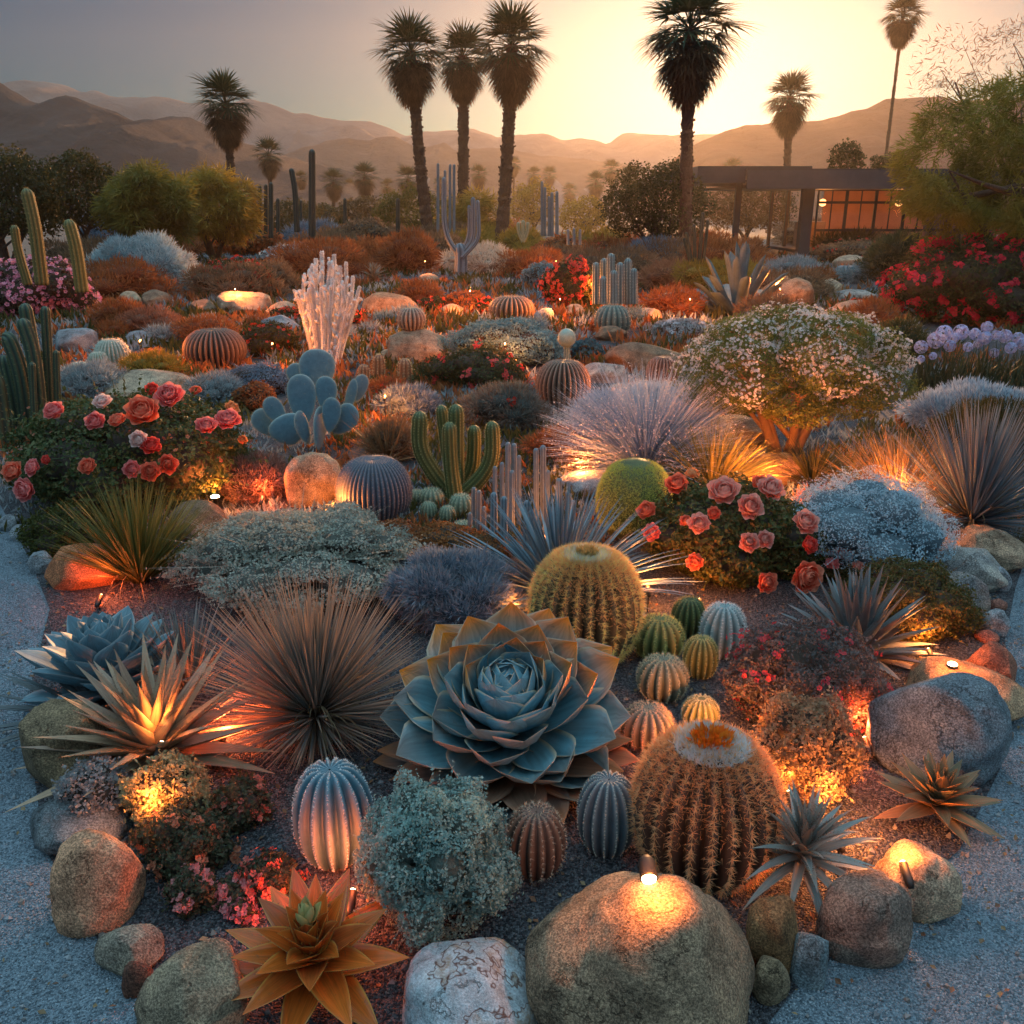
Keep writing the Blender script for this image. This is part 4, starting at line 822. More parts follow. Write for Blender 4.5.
RED = [(.55, .03, .02), (.7, .07, .03)]; RUST = [(.34, .09, .03), (.52, .19, .06), (.20, .07, .03)]; TEAL = [(.20, .30, .32), (.34, .46, .47), (.14, .22, .24)]; SIL = [(.30, .34, .34), (.48, .52, .52), (.2, .23, .24)]; BLU = [(.14, .20, .26), (.26, .34, .42), (.10, .14, .18)]; GRN = [(.035, .05, .02), (.07, .085, .03), (.10, .09, .03)]; BRN = [(.20, .11, .06), (.36, .22, .12)]; PINKW = [(.75, .6, .55), (.9, .78, .72)]
SG = 'shrubs at the back of the garden'
for b, cols, lab, kw in (
 ((118, 205, 200, 262), BLU, 'smoky blue-grey shrub behind the round teal shrub', dict(style='needle', lp=2.2)),
 ((75, 212, 140, 262), BLU, 'dusky blue shrub behind the finger cactus at left', dict(style='needle', lp=2.2)),
 ((90, 236, 198, 308), [(.30, .42, .45), (.5, .62, .63), (.22, .32, .35)], 'big round frosty teal shrub at the back left', dict(style='needle', lp=2., cover=4, tip=(.65, .74, .74))),
 ((192, 258, 276, 306), GRN, 'low shrub covered in deep red flowers right of the teal shrub', dict(flowers=[dict(c=RED, n=500, s=2.6)])),
 ((205, 224, 290, 262), RUST, 'orange-red flowering shrub below the close trio of cacti', dict(flowers=[dict(c=[(.6, .10, .03), (.7, .2, .05)], n=420, s=2.4)])),
 ((282, 222, 350, 258), BLU, 'blue-grey low shrub behind the white candle plant', dict(style='needle', lp=2.)),
 ((262, 244, 322, 272), SIL, 'greyish shrub dotted with white flowers', dict(flowers=[dict(c=[(.8, .78, .76)], n=260, s=2.)])),
 ((240, 262, 300, 300), BRN, 'tan dry shrub left of the white candle plant', dict(style='needle', lp=2.2)),
 ((286, 205, 350, 240), OLV, 'olive brush beside the tallest dark cactus', {}),
 ((330, 218, 400, 262), BRN, 'reddish brown shrub behind the spiky pale yucca', {}),
 ((378, 232, 440, 285), RUST, 'glowing orange shrub left of the fork-shaped cactus', dict(style='needle', lp=2.2)),
 ((440, 246, 520, 282), [(.7, .5, .35), (.9, .75, .6)], 'pale fluffy grass glowing at the foot of the fork-shaped cactus', dict(style='needle', lp=2.2)),
 ((498, 228, 545, 262), GOLD, 'golden shrub in the bright mist', dict(style='needle', lp=2.)),
 ((532, 235, 590, 268), RUST, 'rust shrub behind the red flower bush', {}),
 ((520, 262, 562, 296), TEAL, 'light teal leafy shrub left of the red flower bush', {}),
 ((578, 240, 640, 264), RUST, 'dim red shrub behind the bluish cactus cluster', dict(flowers=[dict(c=RED, n=150, s=2.2)])),
 ((620, 240, 690, 275), BLU, 'blue-grey shrub in shadow below the round mesquite', dict(style='needle', lp=2.2)),
 ((640, 262, 700, 300), [(.35, .15, .08), (.5, .25, .13)], 'salmon-coloured dry shrub left of the big upright agave', dict(style='needle', lp=2.2)),
 ((640, 288, 705, 325), RUST, 'orange-red wispy shrub below the salmon one', dict(style='needle', lp=2.4)),
 ((762, 258, 822, 285), SIL, 'silvery lavender shrub in front of the house columns', dict(style='needle', lp=2.)),
 ((812, 240, 900, 268), BRN, 'brown shrub with a few red flowers under the house windows', dict(flowers=[dict(c=RED, n=60, s=2.2)])),
 ((862, 232, 930, 300), GRN, 'dark green grassy shrub in front of the weeping tree', dict(style='needle', lp=2.6)),
 ((850, 262, 885, 290), TEAL, 'small curly teal plant among the boulders by the house', dict(style='needle', lp=2.)),
 ((735, 296, 800, 330), BRN, 'brown dry shrub behind the flowering tree', dict(style='needle', lp=2.4)),
 ((840, 300, 900, 345), RUST, 'rusty dry grass clump right of the flowering tree crown', dict(style='needle', lp=2.4)),
 ((868, 320, 925, 375), GRN, 'olive grassy shrub left of the lavender flower balls', dict(style='needle', lp=2.6)),
 ((395, 282, 445, 315), RUST, 'orange dry shrub behind the small barrel on its rock', dict(style='needle', lp=2.2)),
 ((438, 290, 490, 318), RUST, 'rounded orange-red shrub left of the brown ribbed barrel', {}),
 ((90, 300, 150, 340), RUST, 'rusty brown shrub below the teal shrub', dict(style='needle', lp=2.2)),
 ((118, 308, 185, 345), [(.35, .14, .08), (.5, .22, .13), (.2, .09, .05)], 'rounded rose-brown shrub above the grey dome stones', dict(style='needle', lp=2.)),
 ((170, 316, 240, 352), RUST, 'reddish orange wispy shrub behind the big brown barrel', dict(style='needle', lp=2.2)),
 ((236, 322, 300, 365), OLV, 'olive and rust low shrub right of the big brown barrel', dict(flowers=[dict(c=RED, n=90, s=2.2)])),
 ((55, 362, 130, 405), SIL, 'silvery twiggy shrub below the small white dome cacti', dict(style='needle', lp=2.2)),
 ((120, 352, 185, 388), GOLD, 'golden dry tufted shrub left of the big brown barrel', dict(style='needle', lp=2.2)),
 ((185, 372, 245, 412), SIL, 'grey lacy shrub above the coral roses', dict(style='needle', lp=2.)),
 ((218, 362, 296, 402), BLU, 'rounded blue-grey mound shrub left of the prickly pear', dict(lp=2.)),
 ((232, 380, 278, 418), RUST, 'dark rust shrub tucked under the blue-grey mound', {}),
 ((442, 318, 565, 376), [(.16, .30, .32), (.28, .44, .44), (.10, .2, .2)], 'wide teal mound shrub below the brown ribbed barrel', dict(lp=2.2, cover=3.2)),
 ((420, 345, 528, 398), GRN, 'green shrub with scattered bright red roses in front of the teal mound', dict(flowers=[dict(c=[(.7, .05, .05), (.8, .12, .1)], n=26, s=2.8, cl=9)])),
 ((565, 338, 605, 366), [(.05, .14, .17), (.1, .22, .25)], 'small deep teal shrub right of the stalked ball cactus', {}),
 ((374, 386, 442, 428), BLU, 'spiky blue-green shrub right of the prickly pear', dict(style='needle', lp=2.4)),
 ((458, 383, 550, 440), [(.10, .13, .12), (.2, .23, .2), (.15, .07, .04)], 'dome of grey-green twigs above the branching green cactus', dict(style='needle', lp=2.2, cover=3.5, flowers=[dict(c=RED, n=4, s=3, cl=8)])),
 ((522, 428, 600, 470), RUST, 'orange-lit low shrub at the foot of the blue fountain grass', dict(style='needle', lp=2.4)),
 ((365, 378, 412, 402), RUST, 'red and orange low plants around the glowing finger cacti', dict(style='needle', lp=2.2, flowers=[dict(c=RED, n=60, s=2.4)])),
 ((362, 420, 420, 470), BRN, 'brown twiggy shrub left of the branching green cactus', dict(style='needle', lp=2.6)),
 ((205, 452, 300, 510), [(.16, .08, .06), (.30, .16, .12), (.42, .28, .22)], 'purple-brown bristly dome shrub lit orange from below', dict(style='needle', lp=2.2, cover=4)),
 ((650, 318, 710, 345), SIL, 'pale shrub of small white round flowers left of the flowering tree', dict(flowers=[dict(c=[(.7, .72, .75)], n=120, s=2.6)])),
 ((930, 400, 1060, 480), OLV, 'dark olive grassy mound behind the blue spiky ball', dict(style='needle', lp=3.)),
 ((22, 500, 112, 572), [(.06, .07, .012), (.11, .11, .02), (.04, .05, .01)], 'dark yellow-green mossy shrub beside the path at left', dict(lp=2.8)),
 ((835, 556, 975, 655), [(.07, .075, .02), (.14, .12, .03), (.16, .08, .03)], 'low olive mound of small leaves behind the upright grey agave', dict(lp=2.8, cover=3.2)),
 ((560, 452, 600, 480), BRN, 'dark brown dry tuft behind the slender blue agave', dict(style='needle', lp=2.4)),
 ):
    shrub(b, cols, lab, **kw)
# the far filler brush in the haze
r_ = random.Random(3)
for i in range(46):
    Y = r_.uniform(20, 52); x = r_.uniform(60, 930); yb = 512 + F * math.tan(math.atan(H / Y) - PITCH); w_ = r_.uniform(26, 54) * 26 / Y + 8
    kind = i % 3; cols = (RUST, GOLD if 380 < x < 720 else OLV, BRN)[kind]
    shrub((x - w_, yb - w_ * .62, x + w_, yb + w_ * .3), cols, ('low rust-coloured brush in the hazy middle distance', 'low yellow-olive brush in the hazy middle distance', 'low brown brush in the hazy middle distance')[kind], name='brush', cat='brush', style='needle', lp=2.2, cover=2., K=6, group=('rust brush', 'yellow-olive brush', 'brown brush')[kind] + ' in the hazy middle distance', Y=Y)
for i in range(44):
    Y = r_.uniform(12, 26); x = r_.uniform(110, 900); yb = 512 + F * math.tan(math.atan(H / Y) - PITCH); w_ = r_.uniform(11, 19)
    kind = i % 4; cols = (SIL, TEAL, GRN, RUST)[kind]; fl = [dict(c=[(.75, .05, .03), (.85, .14, .06)], n=130, s=2.3)] if kind == 2 else None
    shrub((x - w_, yb - w_ * .95, x + w_, yb + w_ * .3), cols, ('small silvery bush in the middle distance', 'small teal bush in the middle distance', 'small green bush full of red flowers in the middle distance', 'small orange-rust bush in the middle distance')[kind], name='small_bush', cat='bush', style='leaf' if kind == 2 else 'needle', lp=2.2, cover=2.4, K=6, flowers=fl, group=('small silvery bushes', 'small teal bushes', 'small red-flowered bushes', 'small orange-rust bushes')[kind], Y=Y)
# low plants that carpet the gaps
def carpet(cols, n, label, seed, hh, name='ground_cover', Y0=5.2, Y1=40, xl=1.05):
    Y = Y0 * (Y1 / Y0) ** U(0, 1, n); x = U(-1, 1, n) * Y * .62 * xl
    k = np.array([mn.noise(Vector((a * .9 + seed, b_ * .6, seed))) for a, b_ in zip(x, Y)]) > -.02; k &= inpoly(x, Y, bedp); x, Y = x[k], Y[k]; n = len(x); q = 9
    O = np.repeat(np.stack([x, Y, 0 * x], -1), q, 0) + np.concatenate([rng.normal(size=(n * q, 2)) * .05, np.zeros((n * q, 1))], 1)
    D = norm(rng.normal(size=(n * q, 3)) * .55 + np.array([0, 0, 1])); s = hh * U(.5, 1.3, n * q) * np.clip(np.repeat(Y, q) / 9, .6, 1.8)
    V, Fs, u = scatter(SLIM[0] * np.array([1.2, 1.2, 1]), SLIM[1], SLIM[2], O, basis(D, s)); tag(mesh_obj(name, V, Fs, leafmat(cols, tr=.4), None, u), label, 'ground cover', kind='stuff')
carpet(RUST, 5500, 'rust-coloured low ground cover between the shrubs', 3.3, .13)
carpet([(.07, .075, .02), (.12, .11, .03)], 8500, 'olive low ground cover between the shrubs', 11.7, .13)
carpet([(.28, .32, .33), (.42, .46, .46)], 7500, 'silver low ground cover between the shrubs', 21.9, .10)
# ------------------------------------------------------------------ middle of the garden
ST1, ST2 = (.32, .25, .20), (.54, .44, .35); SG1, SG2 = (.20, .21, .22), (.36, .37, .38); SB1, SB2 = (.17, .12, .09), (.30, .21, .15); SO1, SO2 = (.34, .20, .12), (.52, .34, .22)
for b, a_, c_, lab, kw in (
 ((215, 291, 271, 324), ST1, ST2, 'large blocky tan boulder, biggest of the group at back left', dict(flat=.5)),
 ((189, 299, 218, 320), SB1, SB2, 'small blocky brown boulder left of the big tan one', dict(flat=.5)),
 ((265, 301, 300, 323), ST1, ST2, 'tan boulder right of the biggest back left boulder', {}),
 ((258, 315, 305, 342), SG1, SG2, 'grey slanting rock below the tan boulders', {}),
 ((162, 236, 187, 256), SG1, ST2, 'pale rounded rock right of the blue-grey shrub at back left', {}),
 ((140, 290, 175, 312), SB1, SB2, 'low brown rock behind the rose-brown shrub', {}),
 ((124, 330, 158, 352), SG1, SG2, 'grey speckled round stone left of the big brown barrel', {}),
 ((54, 326, 100, 362), SG1, SG2, 'large speckled grey rock above the small white dome cacti', {}),
 ((100, 368, 202, 404), ST1, ST2, 'wide flat tan rock behind the coral rose bush', {}),
 ((190, 354, 226, 372), SB1, SB2, 'brown rounded stone below the big brown barrel', {}),
 ((384, 328, 448, 374), SB1, ST2, 'brown boulder carrying a small ribbed barrel cactus', dict(k=.5)),
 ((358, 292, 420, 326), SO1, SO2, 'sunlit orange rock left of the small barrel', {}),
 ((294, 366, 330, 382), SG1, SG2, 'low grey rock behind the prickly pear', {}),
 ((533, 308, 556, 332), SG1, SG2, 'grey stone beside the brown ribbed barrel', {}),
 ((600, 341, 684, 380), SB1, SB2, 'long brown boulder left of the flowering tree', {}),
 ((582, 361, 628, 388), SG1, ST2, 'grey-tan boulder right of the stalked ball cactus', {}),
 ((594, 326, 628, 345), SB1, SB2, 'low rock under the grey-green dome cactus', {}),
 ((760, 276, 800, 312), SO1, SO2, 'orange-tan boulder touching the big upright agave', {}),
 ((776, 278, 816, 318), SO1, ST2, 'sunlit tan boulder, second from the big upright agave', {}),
 ((814, 278, 846, 302), ST1, ST2, 'rounded boulder below the stacked slabs by the house', {}),
 ((832, 255, 876, 272), ST1, ST2, 'flat tan slab, top of the stack by the house', dict(flat=.5)),
 ((830, 264, 866, 284), SG1, SG2, 'grey slab under the flat tan one by the house', dict(flat=.5)),
 ((830, 289, 876, 304), SG1, ST2, 'pale flat-topped rock in front of the curly teal plant', dict(flat=.5)),
 ((828, 300, 880, 322), ST1, ST2, 'tan rock just above the flowering tree crown', {}),
 ((700, 415, 772, 452), SB1, SB2, 'reddish brown boulder in the shade left of the tree trunk', {}),
 ((735, 448, 810, 492), SB1, SB2, 'brown boulder at the foot of the flowering tree', {}),
 ((284, 449, 342, 514), SB1, ST2, 'tall rounded brown boulder right of the purple-brown dome', dict(k=.7)),
 ((168, 500, 232, 548), SB1, SB2, 'dark striped brown boulder above the grey cloud shrub', dict(k=.5)),
 ((560, 466, 640, 500), SG1, SG2, 'dark grey rock behind the slender blue agave', {}),
 ((944, 524, 1024, 582), SB1, ST2, 'large brown boulder at the path edge, topmost on the right', dict(k=.4)),
 ((935, 543, 1008, 600), SG1, ST2, 'grey-brown boulder second in the row on the right path edge', dict(k=.45)),
 ((930, 566, 988, 630), SG1, SB2, 'grooved grey-brown boulder third in the row on the right path edge', dict(k=.5)),
 ((985, 566, 1010, 598), SG1, SG2, 'small grey rock wedged by the grooved boulder at right', {}),
 ):
    rock(b, a_, c_, lab, **kw)
DOME = 'dome cacti'
r_ = random.Random(9)
for i, (x, y, w_) in enumerate(((330, 336, 34), (452, 312, 26), (160, 366, 30), (500, 372, 30), (575, 312, 24), (648, 318, 30), (705, 345, 34), (130, 300, 26), (428, 282, 26), (620, 392, 26), (480, 330, 22), (392, 356, 24), (250, 348, 26), (668, 300, 24))):
    rock((x - w_ / 2, y - w_ * .34, x + w_ / 2, y + w_ * .34), (.36, .27, .20), (.56, .44, .34), 'pale tan boulder among the low plants of the middle distance', group='pale tan boulders among the low plants', seed=i)
barrel((95, 338, 130, 376), (.30, .32, .24), (.5, .5, .40), (.75, .7, .6), 'largest of the three white woolly dome cacti at left', ribs=26, per=6, na=12, slen=.14)
barrel((88, 351, 110, 379), (.30, .30, .2), (.5, .47, .36), (.75, .7, .6), 'middle one of the three white woolly dome cacti at left', ribs=20, per=6, na=10, slen=.16)
barrel((70, 361, 92, 389), (.30, .32, .24), (.5, .5, .40), (.75, .7, .6), 'lowest of the three white woolly dome cacti at left', ribs=20, per=6, na=10, slen=.16)
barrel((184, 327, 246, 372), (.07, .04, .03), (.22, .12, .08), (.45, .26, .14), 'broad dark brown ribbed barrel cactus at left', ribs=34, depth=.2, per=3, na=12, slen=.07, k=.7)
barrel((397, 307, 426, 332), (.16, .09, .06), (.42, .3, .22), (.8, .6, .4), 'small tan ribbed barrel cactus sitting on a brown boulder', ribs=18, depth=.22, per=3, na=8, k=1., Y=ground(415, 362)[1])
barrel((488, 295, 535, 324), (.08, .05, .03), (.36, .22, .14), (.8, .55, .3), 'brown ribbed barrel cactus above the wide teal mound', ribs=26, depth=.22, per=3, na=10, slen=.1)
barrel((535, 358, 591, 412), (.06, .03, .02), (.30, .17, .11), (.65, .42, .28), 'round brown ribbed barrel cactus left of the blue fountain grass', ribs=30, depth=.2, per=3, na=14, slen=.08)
barrel((646, 355, 680, 390), (.07, .035, .025), (.30, .15, .10), (.6, .35, .22), 'reddish ribbed barrel cactus half hidden by the flowering tree', ribs=24, depth=.2, per=3, na=10, slen=.08)
barrel((594, 304, 631, 338), (.10, .12, .10), (.24, .26, .2), (.7, .6, .45), 'grey-green dome cactus with pale spines left of the orange shrub', ribs=18, per=5, na=10)
columns('pale green ball on a thick stalk behind the round brown barrel', [([(567, 372), (567, 352), (566.5, 336)], 7)], (.16, .24, .2), (.3, .4, .34), (.7, .7, .6), base=(567, 390), Y=ground(567, 398)[1] + .45, name='ball_cactus', per=4, ribs=8)
o_ = bpy.data.objects[[o.name for o in bpy.data.objects if o.name.startswith('ball_cactus')][-1]]
pb_ = at(566.5, 338, o_.location.y) - np.array(o_.location); V, Fa = ICO[5]; rr_ = 8.5 * mpp(at(566.5, 338, o_.location.y))
mesh_obj('ball_top', V * np.array([rr_, rr_, rr_ * 1.1]) + pb_, Fa, ribmat((.18, .28, .24), (.34, .46, .38)), o_, np.ones((len(V), 2)), True)
spines_on(V[::3] * rr_ + pb_, V[::3], 2, rr_ * .2, .6, leafmat([(.7, .72, .6)], tr=.5), o_)
for b, lab in (((358, 364, 370, 388), 'short glowing finger cactus, left of three'), ((372, 354, 385, 384), 'tallest glowing finger cactus, middle of three'), ((397, 358, 412, 388), 'glowing finger cactus, right of three with a round head')):
    x = (b[0] + b[2]) / 2; columns(lab, [([(x, b[3]), (x, b[1])], b[2] - b[0])], (.20, .09, .04), (.4, .2, .1), (.95, .7, .45), base=(x, b[3]), group='glowing finger cacti', name='finger_cactus', per=7, ribs=9, step=.4)
# white candle plant
g = ground(326, 368)
cand = columns('tall white many-stemmed candle cactus, crested and bright', [([(326 + (x - 326) * .35, 370), (326 + (x - 326) * .7, 330), (x, 300), (x + d * 2, t)], w_ * .52, dy) for x, t, w_, d, dy in ((298, 290, 5, -2, 0), (304, 275, 5, 0, .1), (310, 266, 6, 1, -.1), (316, 258, 6, 0, .15), (322, 251, 6, 0, 0), (328, 262, 6, 1, -.15), (334, 254, 6, 0, .1), (340, 266, 6, 0, -.1), (346, 262, 5, 0, .05), (351, 276, 5, 1, 0), (356, 286, 5, 2, -.1), (300, 300, 4, -3, -.1), (358, 300, 4, 2, .1), (314, 280, 5, -1, -.25), (331, 278, 5, 1, -.28), (343, 284, 5, 0, -.25), (321, 288, 5, 0, -.35), (308, 292, 4, 0, -.3), (349, 296, 4, 0, -.3))], (.52, .46, .42), (.80, .74, .70), (.95, .88, .82), base=(326, 368), name='candle_cactus', per=9, ribs=7, depth=.3, slen=.9, step=.8, wid=4.)
A = Acc(); Yc_ = cand.location.y; org = np.array(cand.location); r_ = random.Random(5)
for i in range(330):
    x0 = 326 + r_.uniform(-1, 1) * 33; top = 256 + abs(x0 - 326) ** 1.5 * .22 + (8 if i % 3 else 0); y0 = r_.uniform(top, top + (55 if i % 2 else 100)); x0 = 326 + (x0 - 326) * min(1, max(.35, (372 - y0) / 75))
    p = at(x0, y0, Yc_ + r_.uniform(-.3, .3)) - org; m = mpp(p + org); e = p + np.array([r_.uniform(-3, 3), r_.uniform(-3, 3), r_.uniform(3, 9)]) * m
    A.add(*tube(smoothpath([p, (p + e) / 2 + np.array([r_.uniform(-1, 1) * m, 0, 0]), e], 5), np.array([.8, 1.1, 1.4, 1.7, 1.0]) * m, 6))
A.obj('side_branches', plain((.80, .74, .70), .7, nscale=30), cand, True)
# spiky yuccas and agaves of the middle ground
rosette(374, 283, 24, 60, [(.32, .27, .2), (.45, .38, .28)], 'pale spiky yucca ball in front of the small palms', name='yucca', cat='yucca', inc=(.1, 1.9), wpx=3.2, prof=SWORD, lift=.5, droop=(0, .5), tr=.3, hub=0)
rosette(737, 316, 78, 26, [(.13, .20, .22), (.2, .28, .29)], 'big upright blue-grey agave with broad pointed leaves by the tan boulders', inc=(.03, 1.15), lens=(.95, .62), wpx=12, prof=lambda s: np.where(s < .85, .8 + .2 * np.sin(s * 2), np.maximum(1 - ((s - .85) / .15) ** 2, .02)), cup=.5, droop=(0, .15), hub=.12)
rosette(710, 312, 42, 30, [(.2, .27, .3), (.3, .37, .38)], 'smaller pale blue agave leaning at the left foot of the big upright agave', inc=(.3, 1.4), wpx=5, prof=SWORD, droop=(0, .3))
# prickly pear
def pear():
    Y = ground(305, 448)[1]; org = np.array([xat(305, Y), Y, 0.]); root = empty('prickly_pear', org, 'blue-green prickly pear with big rounded paddles', 'cactus')
    V0, Fa = ICO[5]; mt = ribmat((.14, .27, .33), (.66, .72, .62), 3.2)
    for x, y, w_, h_, rz, ry, dY in ((302, 400, 28, 52, 0, 0, 0), (317, 372, 34, 46, .2, .1, .12), (276, 412, 18, 34, .5, -.5, -.05), (326, 394, 23, 36, -.3, .15, -.02), (331, 415, 19, 36, -.2, .2, -.1), (288, 430, 34, 32, .3, -.4, -.12), (268, 424, 22, 38, .6, -.8, .02), (303, 428, 20, 40, 1.2, -.5, -.2), (320, 428, 28, 44, 1.3, .4, -.08), (350, 398, 15, 46, -.8, .55, 0), (344, 420, 24, 40, -.4, .8, -.06), (297, 376, 18, 26, .4, -.2, .14), (360, 388, 14, 28, .2, .3, .02)):
        p = at(x, y, Y + dY) - org; m = mpp(p + org); S = np.array([w_ / 2 * m, w_ * .075 * m, h_ / 2 * m]); v = V0 * S; v[:, 0] *= 1 + .32 * V0[:, 2]
        M = Matrix.Rotation(rz, 3, 'Z') @ Matrix.Rotation(ry, 3, 'Y'); v = v @ np.array(M).T + p; pad = mesh_obj('pad', v, Fa, mt, root, np.stack([1 - np.abs(V0[:, 1]), V0[:, 2]], -1), True)
        a = U(0, 6.28, 70); e = U(-1, 1, 70); n_ = norm(np.stack([np.cos(a), np.sin(a) * .5, e], -1)); O = n_ * S; O[:, 0] *= 1 + .25 * n_[:, 2]; spines_on(O @ np.array(M).T + p, n_ @ np.array(M).T, 3, 2.2 * m, .8, leafmat([(.5, .5, .4)], tr=.3), pad, wid=1.6)
        rim = np.linspace(0, 2 * math.pi, 90); O = np.stack([np.cos(rim) * S[0] * (1 + .25 * np.sin(rim)), 0 * rim, np.sin(rim) * S[2]], -1); spines_on(O @ np.array(M).T + p, norm(O + 1e-9) @ np.array(M).T, 2, 1.8 * m, .5, leafmat([(.5, .5, .4)], tr=.3), pad, 'rim_spines', wid=2)
pear()
columns('small fuzzy green cactus with a round head in front of the prickly pear', [([(338, 440), (338, 408)], 15)], (.09, .12, .04), (.22, .24, .09), (.75, .6, .35), base=(338, 440), name='round_cactus', per=6, ribs=10, step=.4)
# green branching cactus
columns('green branching cactus with five upright arms outlined by pale fuzz', [([(458, 500), (456, 470), (449, 420), (457, 404)], 16, .06) if False else ([(456, 500), (456, 450), (456, 404)], 17, .05), ([(455, 494), (432, 470), (420, 445), (420, 411)], 17, 0), ([(456, 496), (451, 465), (449, 422)], 16, -.12), ([(458, 495), (482, 476), (492, 455), (492, 421)], 16, 0), ([(458, 490), (471, 470), (474, 450), (474, 425)], 15, .14), ([(454, 492), (447, 450), (441, 405)], 13, .2)], (.055, .075, .02), (.13, .15, .045), (.80, .72, .42), base=(456, 497), name='branching_cactus', part='arm', per=7, ribs=11, depth=.12, slen=.2, step=.33, spread=.6)
# fuzzy domes
barrel((336, 454, 412, 528), (.05, .055, .075), (.14, .14, .17), (.5, .38, .30), 'large dusky purple ribbed dome cactus left of the branching green cactus', ribs=46, depth=.07, per=4, na=26, slen=.06, k=.75)
barrel((597, 458, 672, 546), (.07, .08, .015), (.22, .21, .04), (.7, .64, .18), 'moss-green fuzzy dome cactus above the pink rose bush', ribs=0, per=3, na=420, slen=.075, spread=.9, wid=1.4, k=.8)
# small ball cacti
BG = 'small ball cacti beside the branching green cactus'
for b, lab in (((409, 489, 426, 505), 'small pale ball cactus, upper left of the little group'), ((419, 487, 444, 508), 'widest pale ball cactus at the top of the little group'), ((420, 501, 437, 519), 'ball cactus in the centre of the little group'), ((439, 505, 456, 524), 'ball cactus low in the middle of the little group'), ((449, 493, 474, 518), 'large yellowish ball cactus on the right of the little group'), ((452, 520, 476, 533), 'flat pale ball cactus at the bottom right of the group'), ((342, 500, 358, 519), 'single white ball cactus in front of the purple dome'), ((349, 526, 363, 540), 'tiny cream ball cactus at the left end of the rust cover'), ((497, 541, 511, 558), 'lone grey-green ball cactus at the right end of the rust cover')):
    barrel(b, (.10, .13, .08), (.26, .29, .18), (.75, .72, .55), lab, ribs=14, depth=.08, per=6, na=9, slen=.2, group=BG, name='ball_cactus')
for b, lab in (((372, 497, 385, 520), 'white-haired finger cactus on the left of the pair below the purple dome'), ((391, 491, 404, 522), 'white-haired finger cactus on the right of the pair below the purple dome')):
    x = (b[0] + b[2]) / 2; columns(lab, [([(x, b[3]), (x, b[1])], 10)], (.2, .25, .24), (.4, .44, .42), (.9, .88, .8), base=(x, b[3]), name='finger_cactus', per=8, ribs=9, step=.4)
columns('cluster of pale grey slender columns left of the slender blue agave', [([(x, 540), (x, t)], w_, dy) for x, t, w_, dy in ((474, 487, 6, .02), (479, 490, 6, -.03), (484, 506, 5, -.08), (470, 512, 5, -.1), (488, 515, 5, .05))], (.14, .15, .16), (.30, .30, .30), (.65, .6, .52), base=(478, 532), name='column_cactus', per=4, ribs=6)
columns('tall thin silver columns rising from the slender blue agave', [([(x, 545), (x, t)], w_, dy) for x, t, w_, dy in ((508, 442, 6, .35), (514, 443, 6, .4), (519, 455, 5, .3), (495, 466, 5, .2), (502, 462, 5, .25), (512, 470, 6, .15), (536, 448, 6, .3), (543, 445, 7, .35), (548, 470, 5, .2), (559, 478, 7, .15), (568, 492, 6, .3), (573, 500, 6, .2), (527, 500, 8, -.25), (531, 510, 6, -.3), (504, 496, 8, -.15), (494, 492, 8, -.1))], (.11, .15, .18), (.27, .32, .35), (.65, .6, .52), base=(530, 545), name='column_cactus', per=4, ribs=7, slen=.2)
rosette(560, 598, 118, 190, [(.10, .16, .20), (.2, .29, .34), (.28, .36, .40)], 'slender-leaved blue agave fanning out behind the big golden barrel', inc=(.05, 1.35), lens=(.95, 1.08), wpx=6.5, prof=SWORD, droop=(.05, .4), hub=.1, cup=.4, nseg=7, jitter=.12)
# grasses and soft shrubs
fg_ = shrub((558, 382, 724, 480), [(.32, .41, .52), (.48, .56, .66), (.22, .30, .40)], 'large blue fountain grass with frosted pinkish tips', name='fountain_grass', cat='grass', style='needle', lp=3.0, cover=9, tip=(.86, .80, .80), flowers=None, K=6, lobe=(.5, .6))
fh_ = tussock(645, 474, 88, 150, 2600, [(.30, .39, .50), (.44, .52, .62)], 'long arching blue blades in the heart of the fountain grass', inc=(.0, 1.3), droop=(.1, .7), bw=1.1, tip=(.88, .80, .78), heads=dict(n=900, s=2.2, c=[(.80, .66, .62), (.9, .8, .76)], q=4), nseg=5); absorb(fh_, fg_[0])
tussock(712, 492, 60, 108, 420, [(.22, .19, .05), (.34, .26, .08), (.14, .14, .04)], 'golden olive grass tuft left of the tree-foot boulder', inc=(0, 1.1), droop=(.05, .5), bw=1.6)
tussock(898, 512, 78, 120, 620, [(.25, .14, .06), (.42, .26, .12), (.18, .14, .06)], 'grass tuft lit bright orange right of the flowering tree', inc=(0, 1.25), droop=(0, .35), bw=1.6)
tussock(812, 485, 35, 100, 300, [(.08, .085, .03), (.14, .12, .04)], 'dim olive grass tuft behind the pale blue cushion shrub', inc=(0, 1.3), droop=(.1, .5), bw=1.7)
tussock(388, 462, 52, 60, 120, [(.25, .12, .05), (.36, .2, .09)], 'small rusty spiky tuft left of the branching green cactus', inc=(0, 1.3), droop=(0, .2), bw=1.8)
shrub((905, 384, 1060, 452), [(.3, .37, .44), (.46, .54, .6), (.2, .26, .32)], 'frosty blue-white feathery grass at the right edge', name='feather_grass', cat='grass', style='needle', lp=3.2, cover=5, tip=(.75, .78, .8), K=8)
tussock(968, 542, 108, 130, 900, [(.07, .11, .14), (.15, .21, .25), (.22, .17, .15)], 'spiky blue-grey ball of stiff blades at the right edge', name='grass_tree', cat='grass', inc=(0, 2.2), droop=(-.05, .12), bw=2.1, tip=(.3, .3, .3), base=.02, lowz=.14, pw=1.)
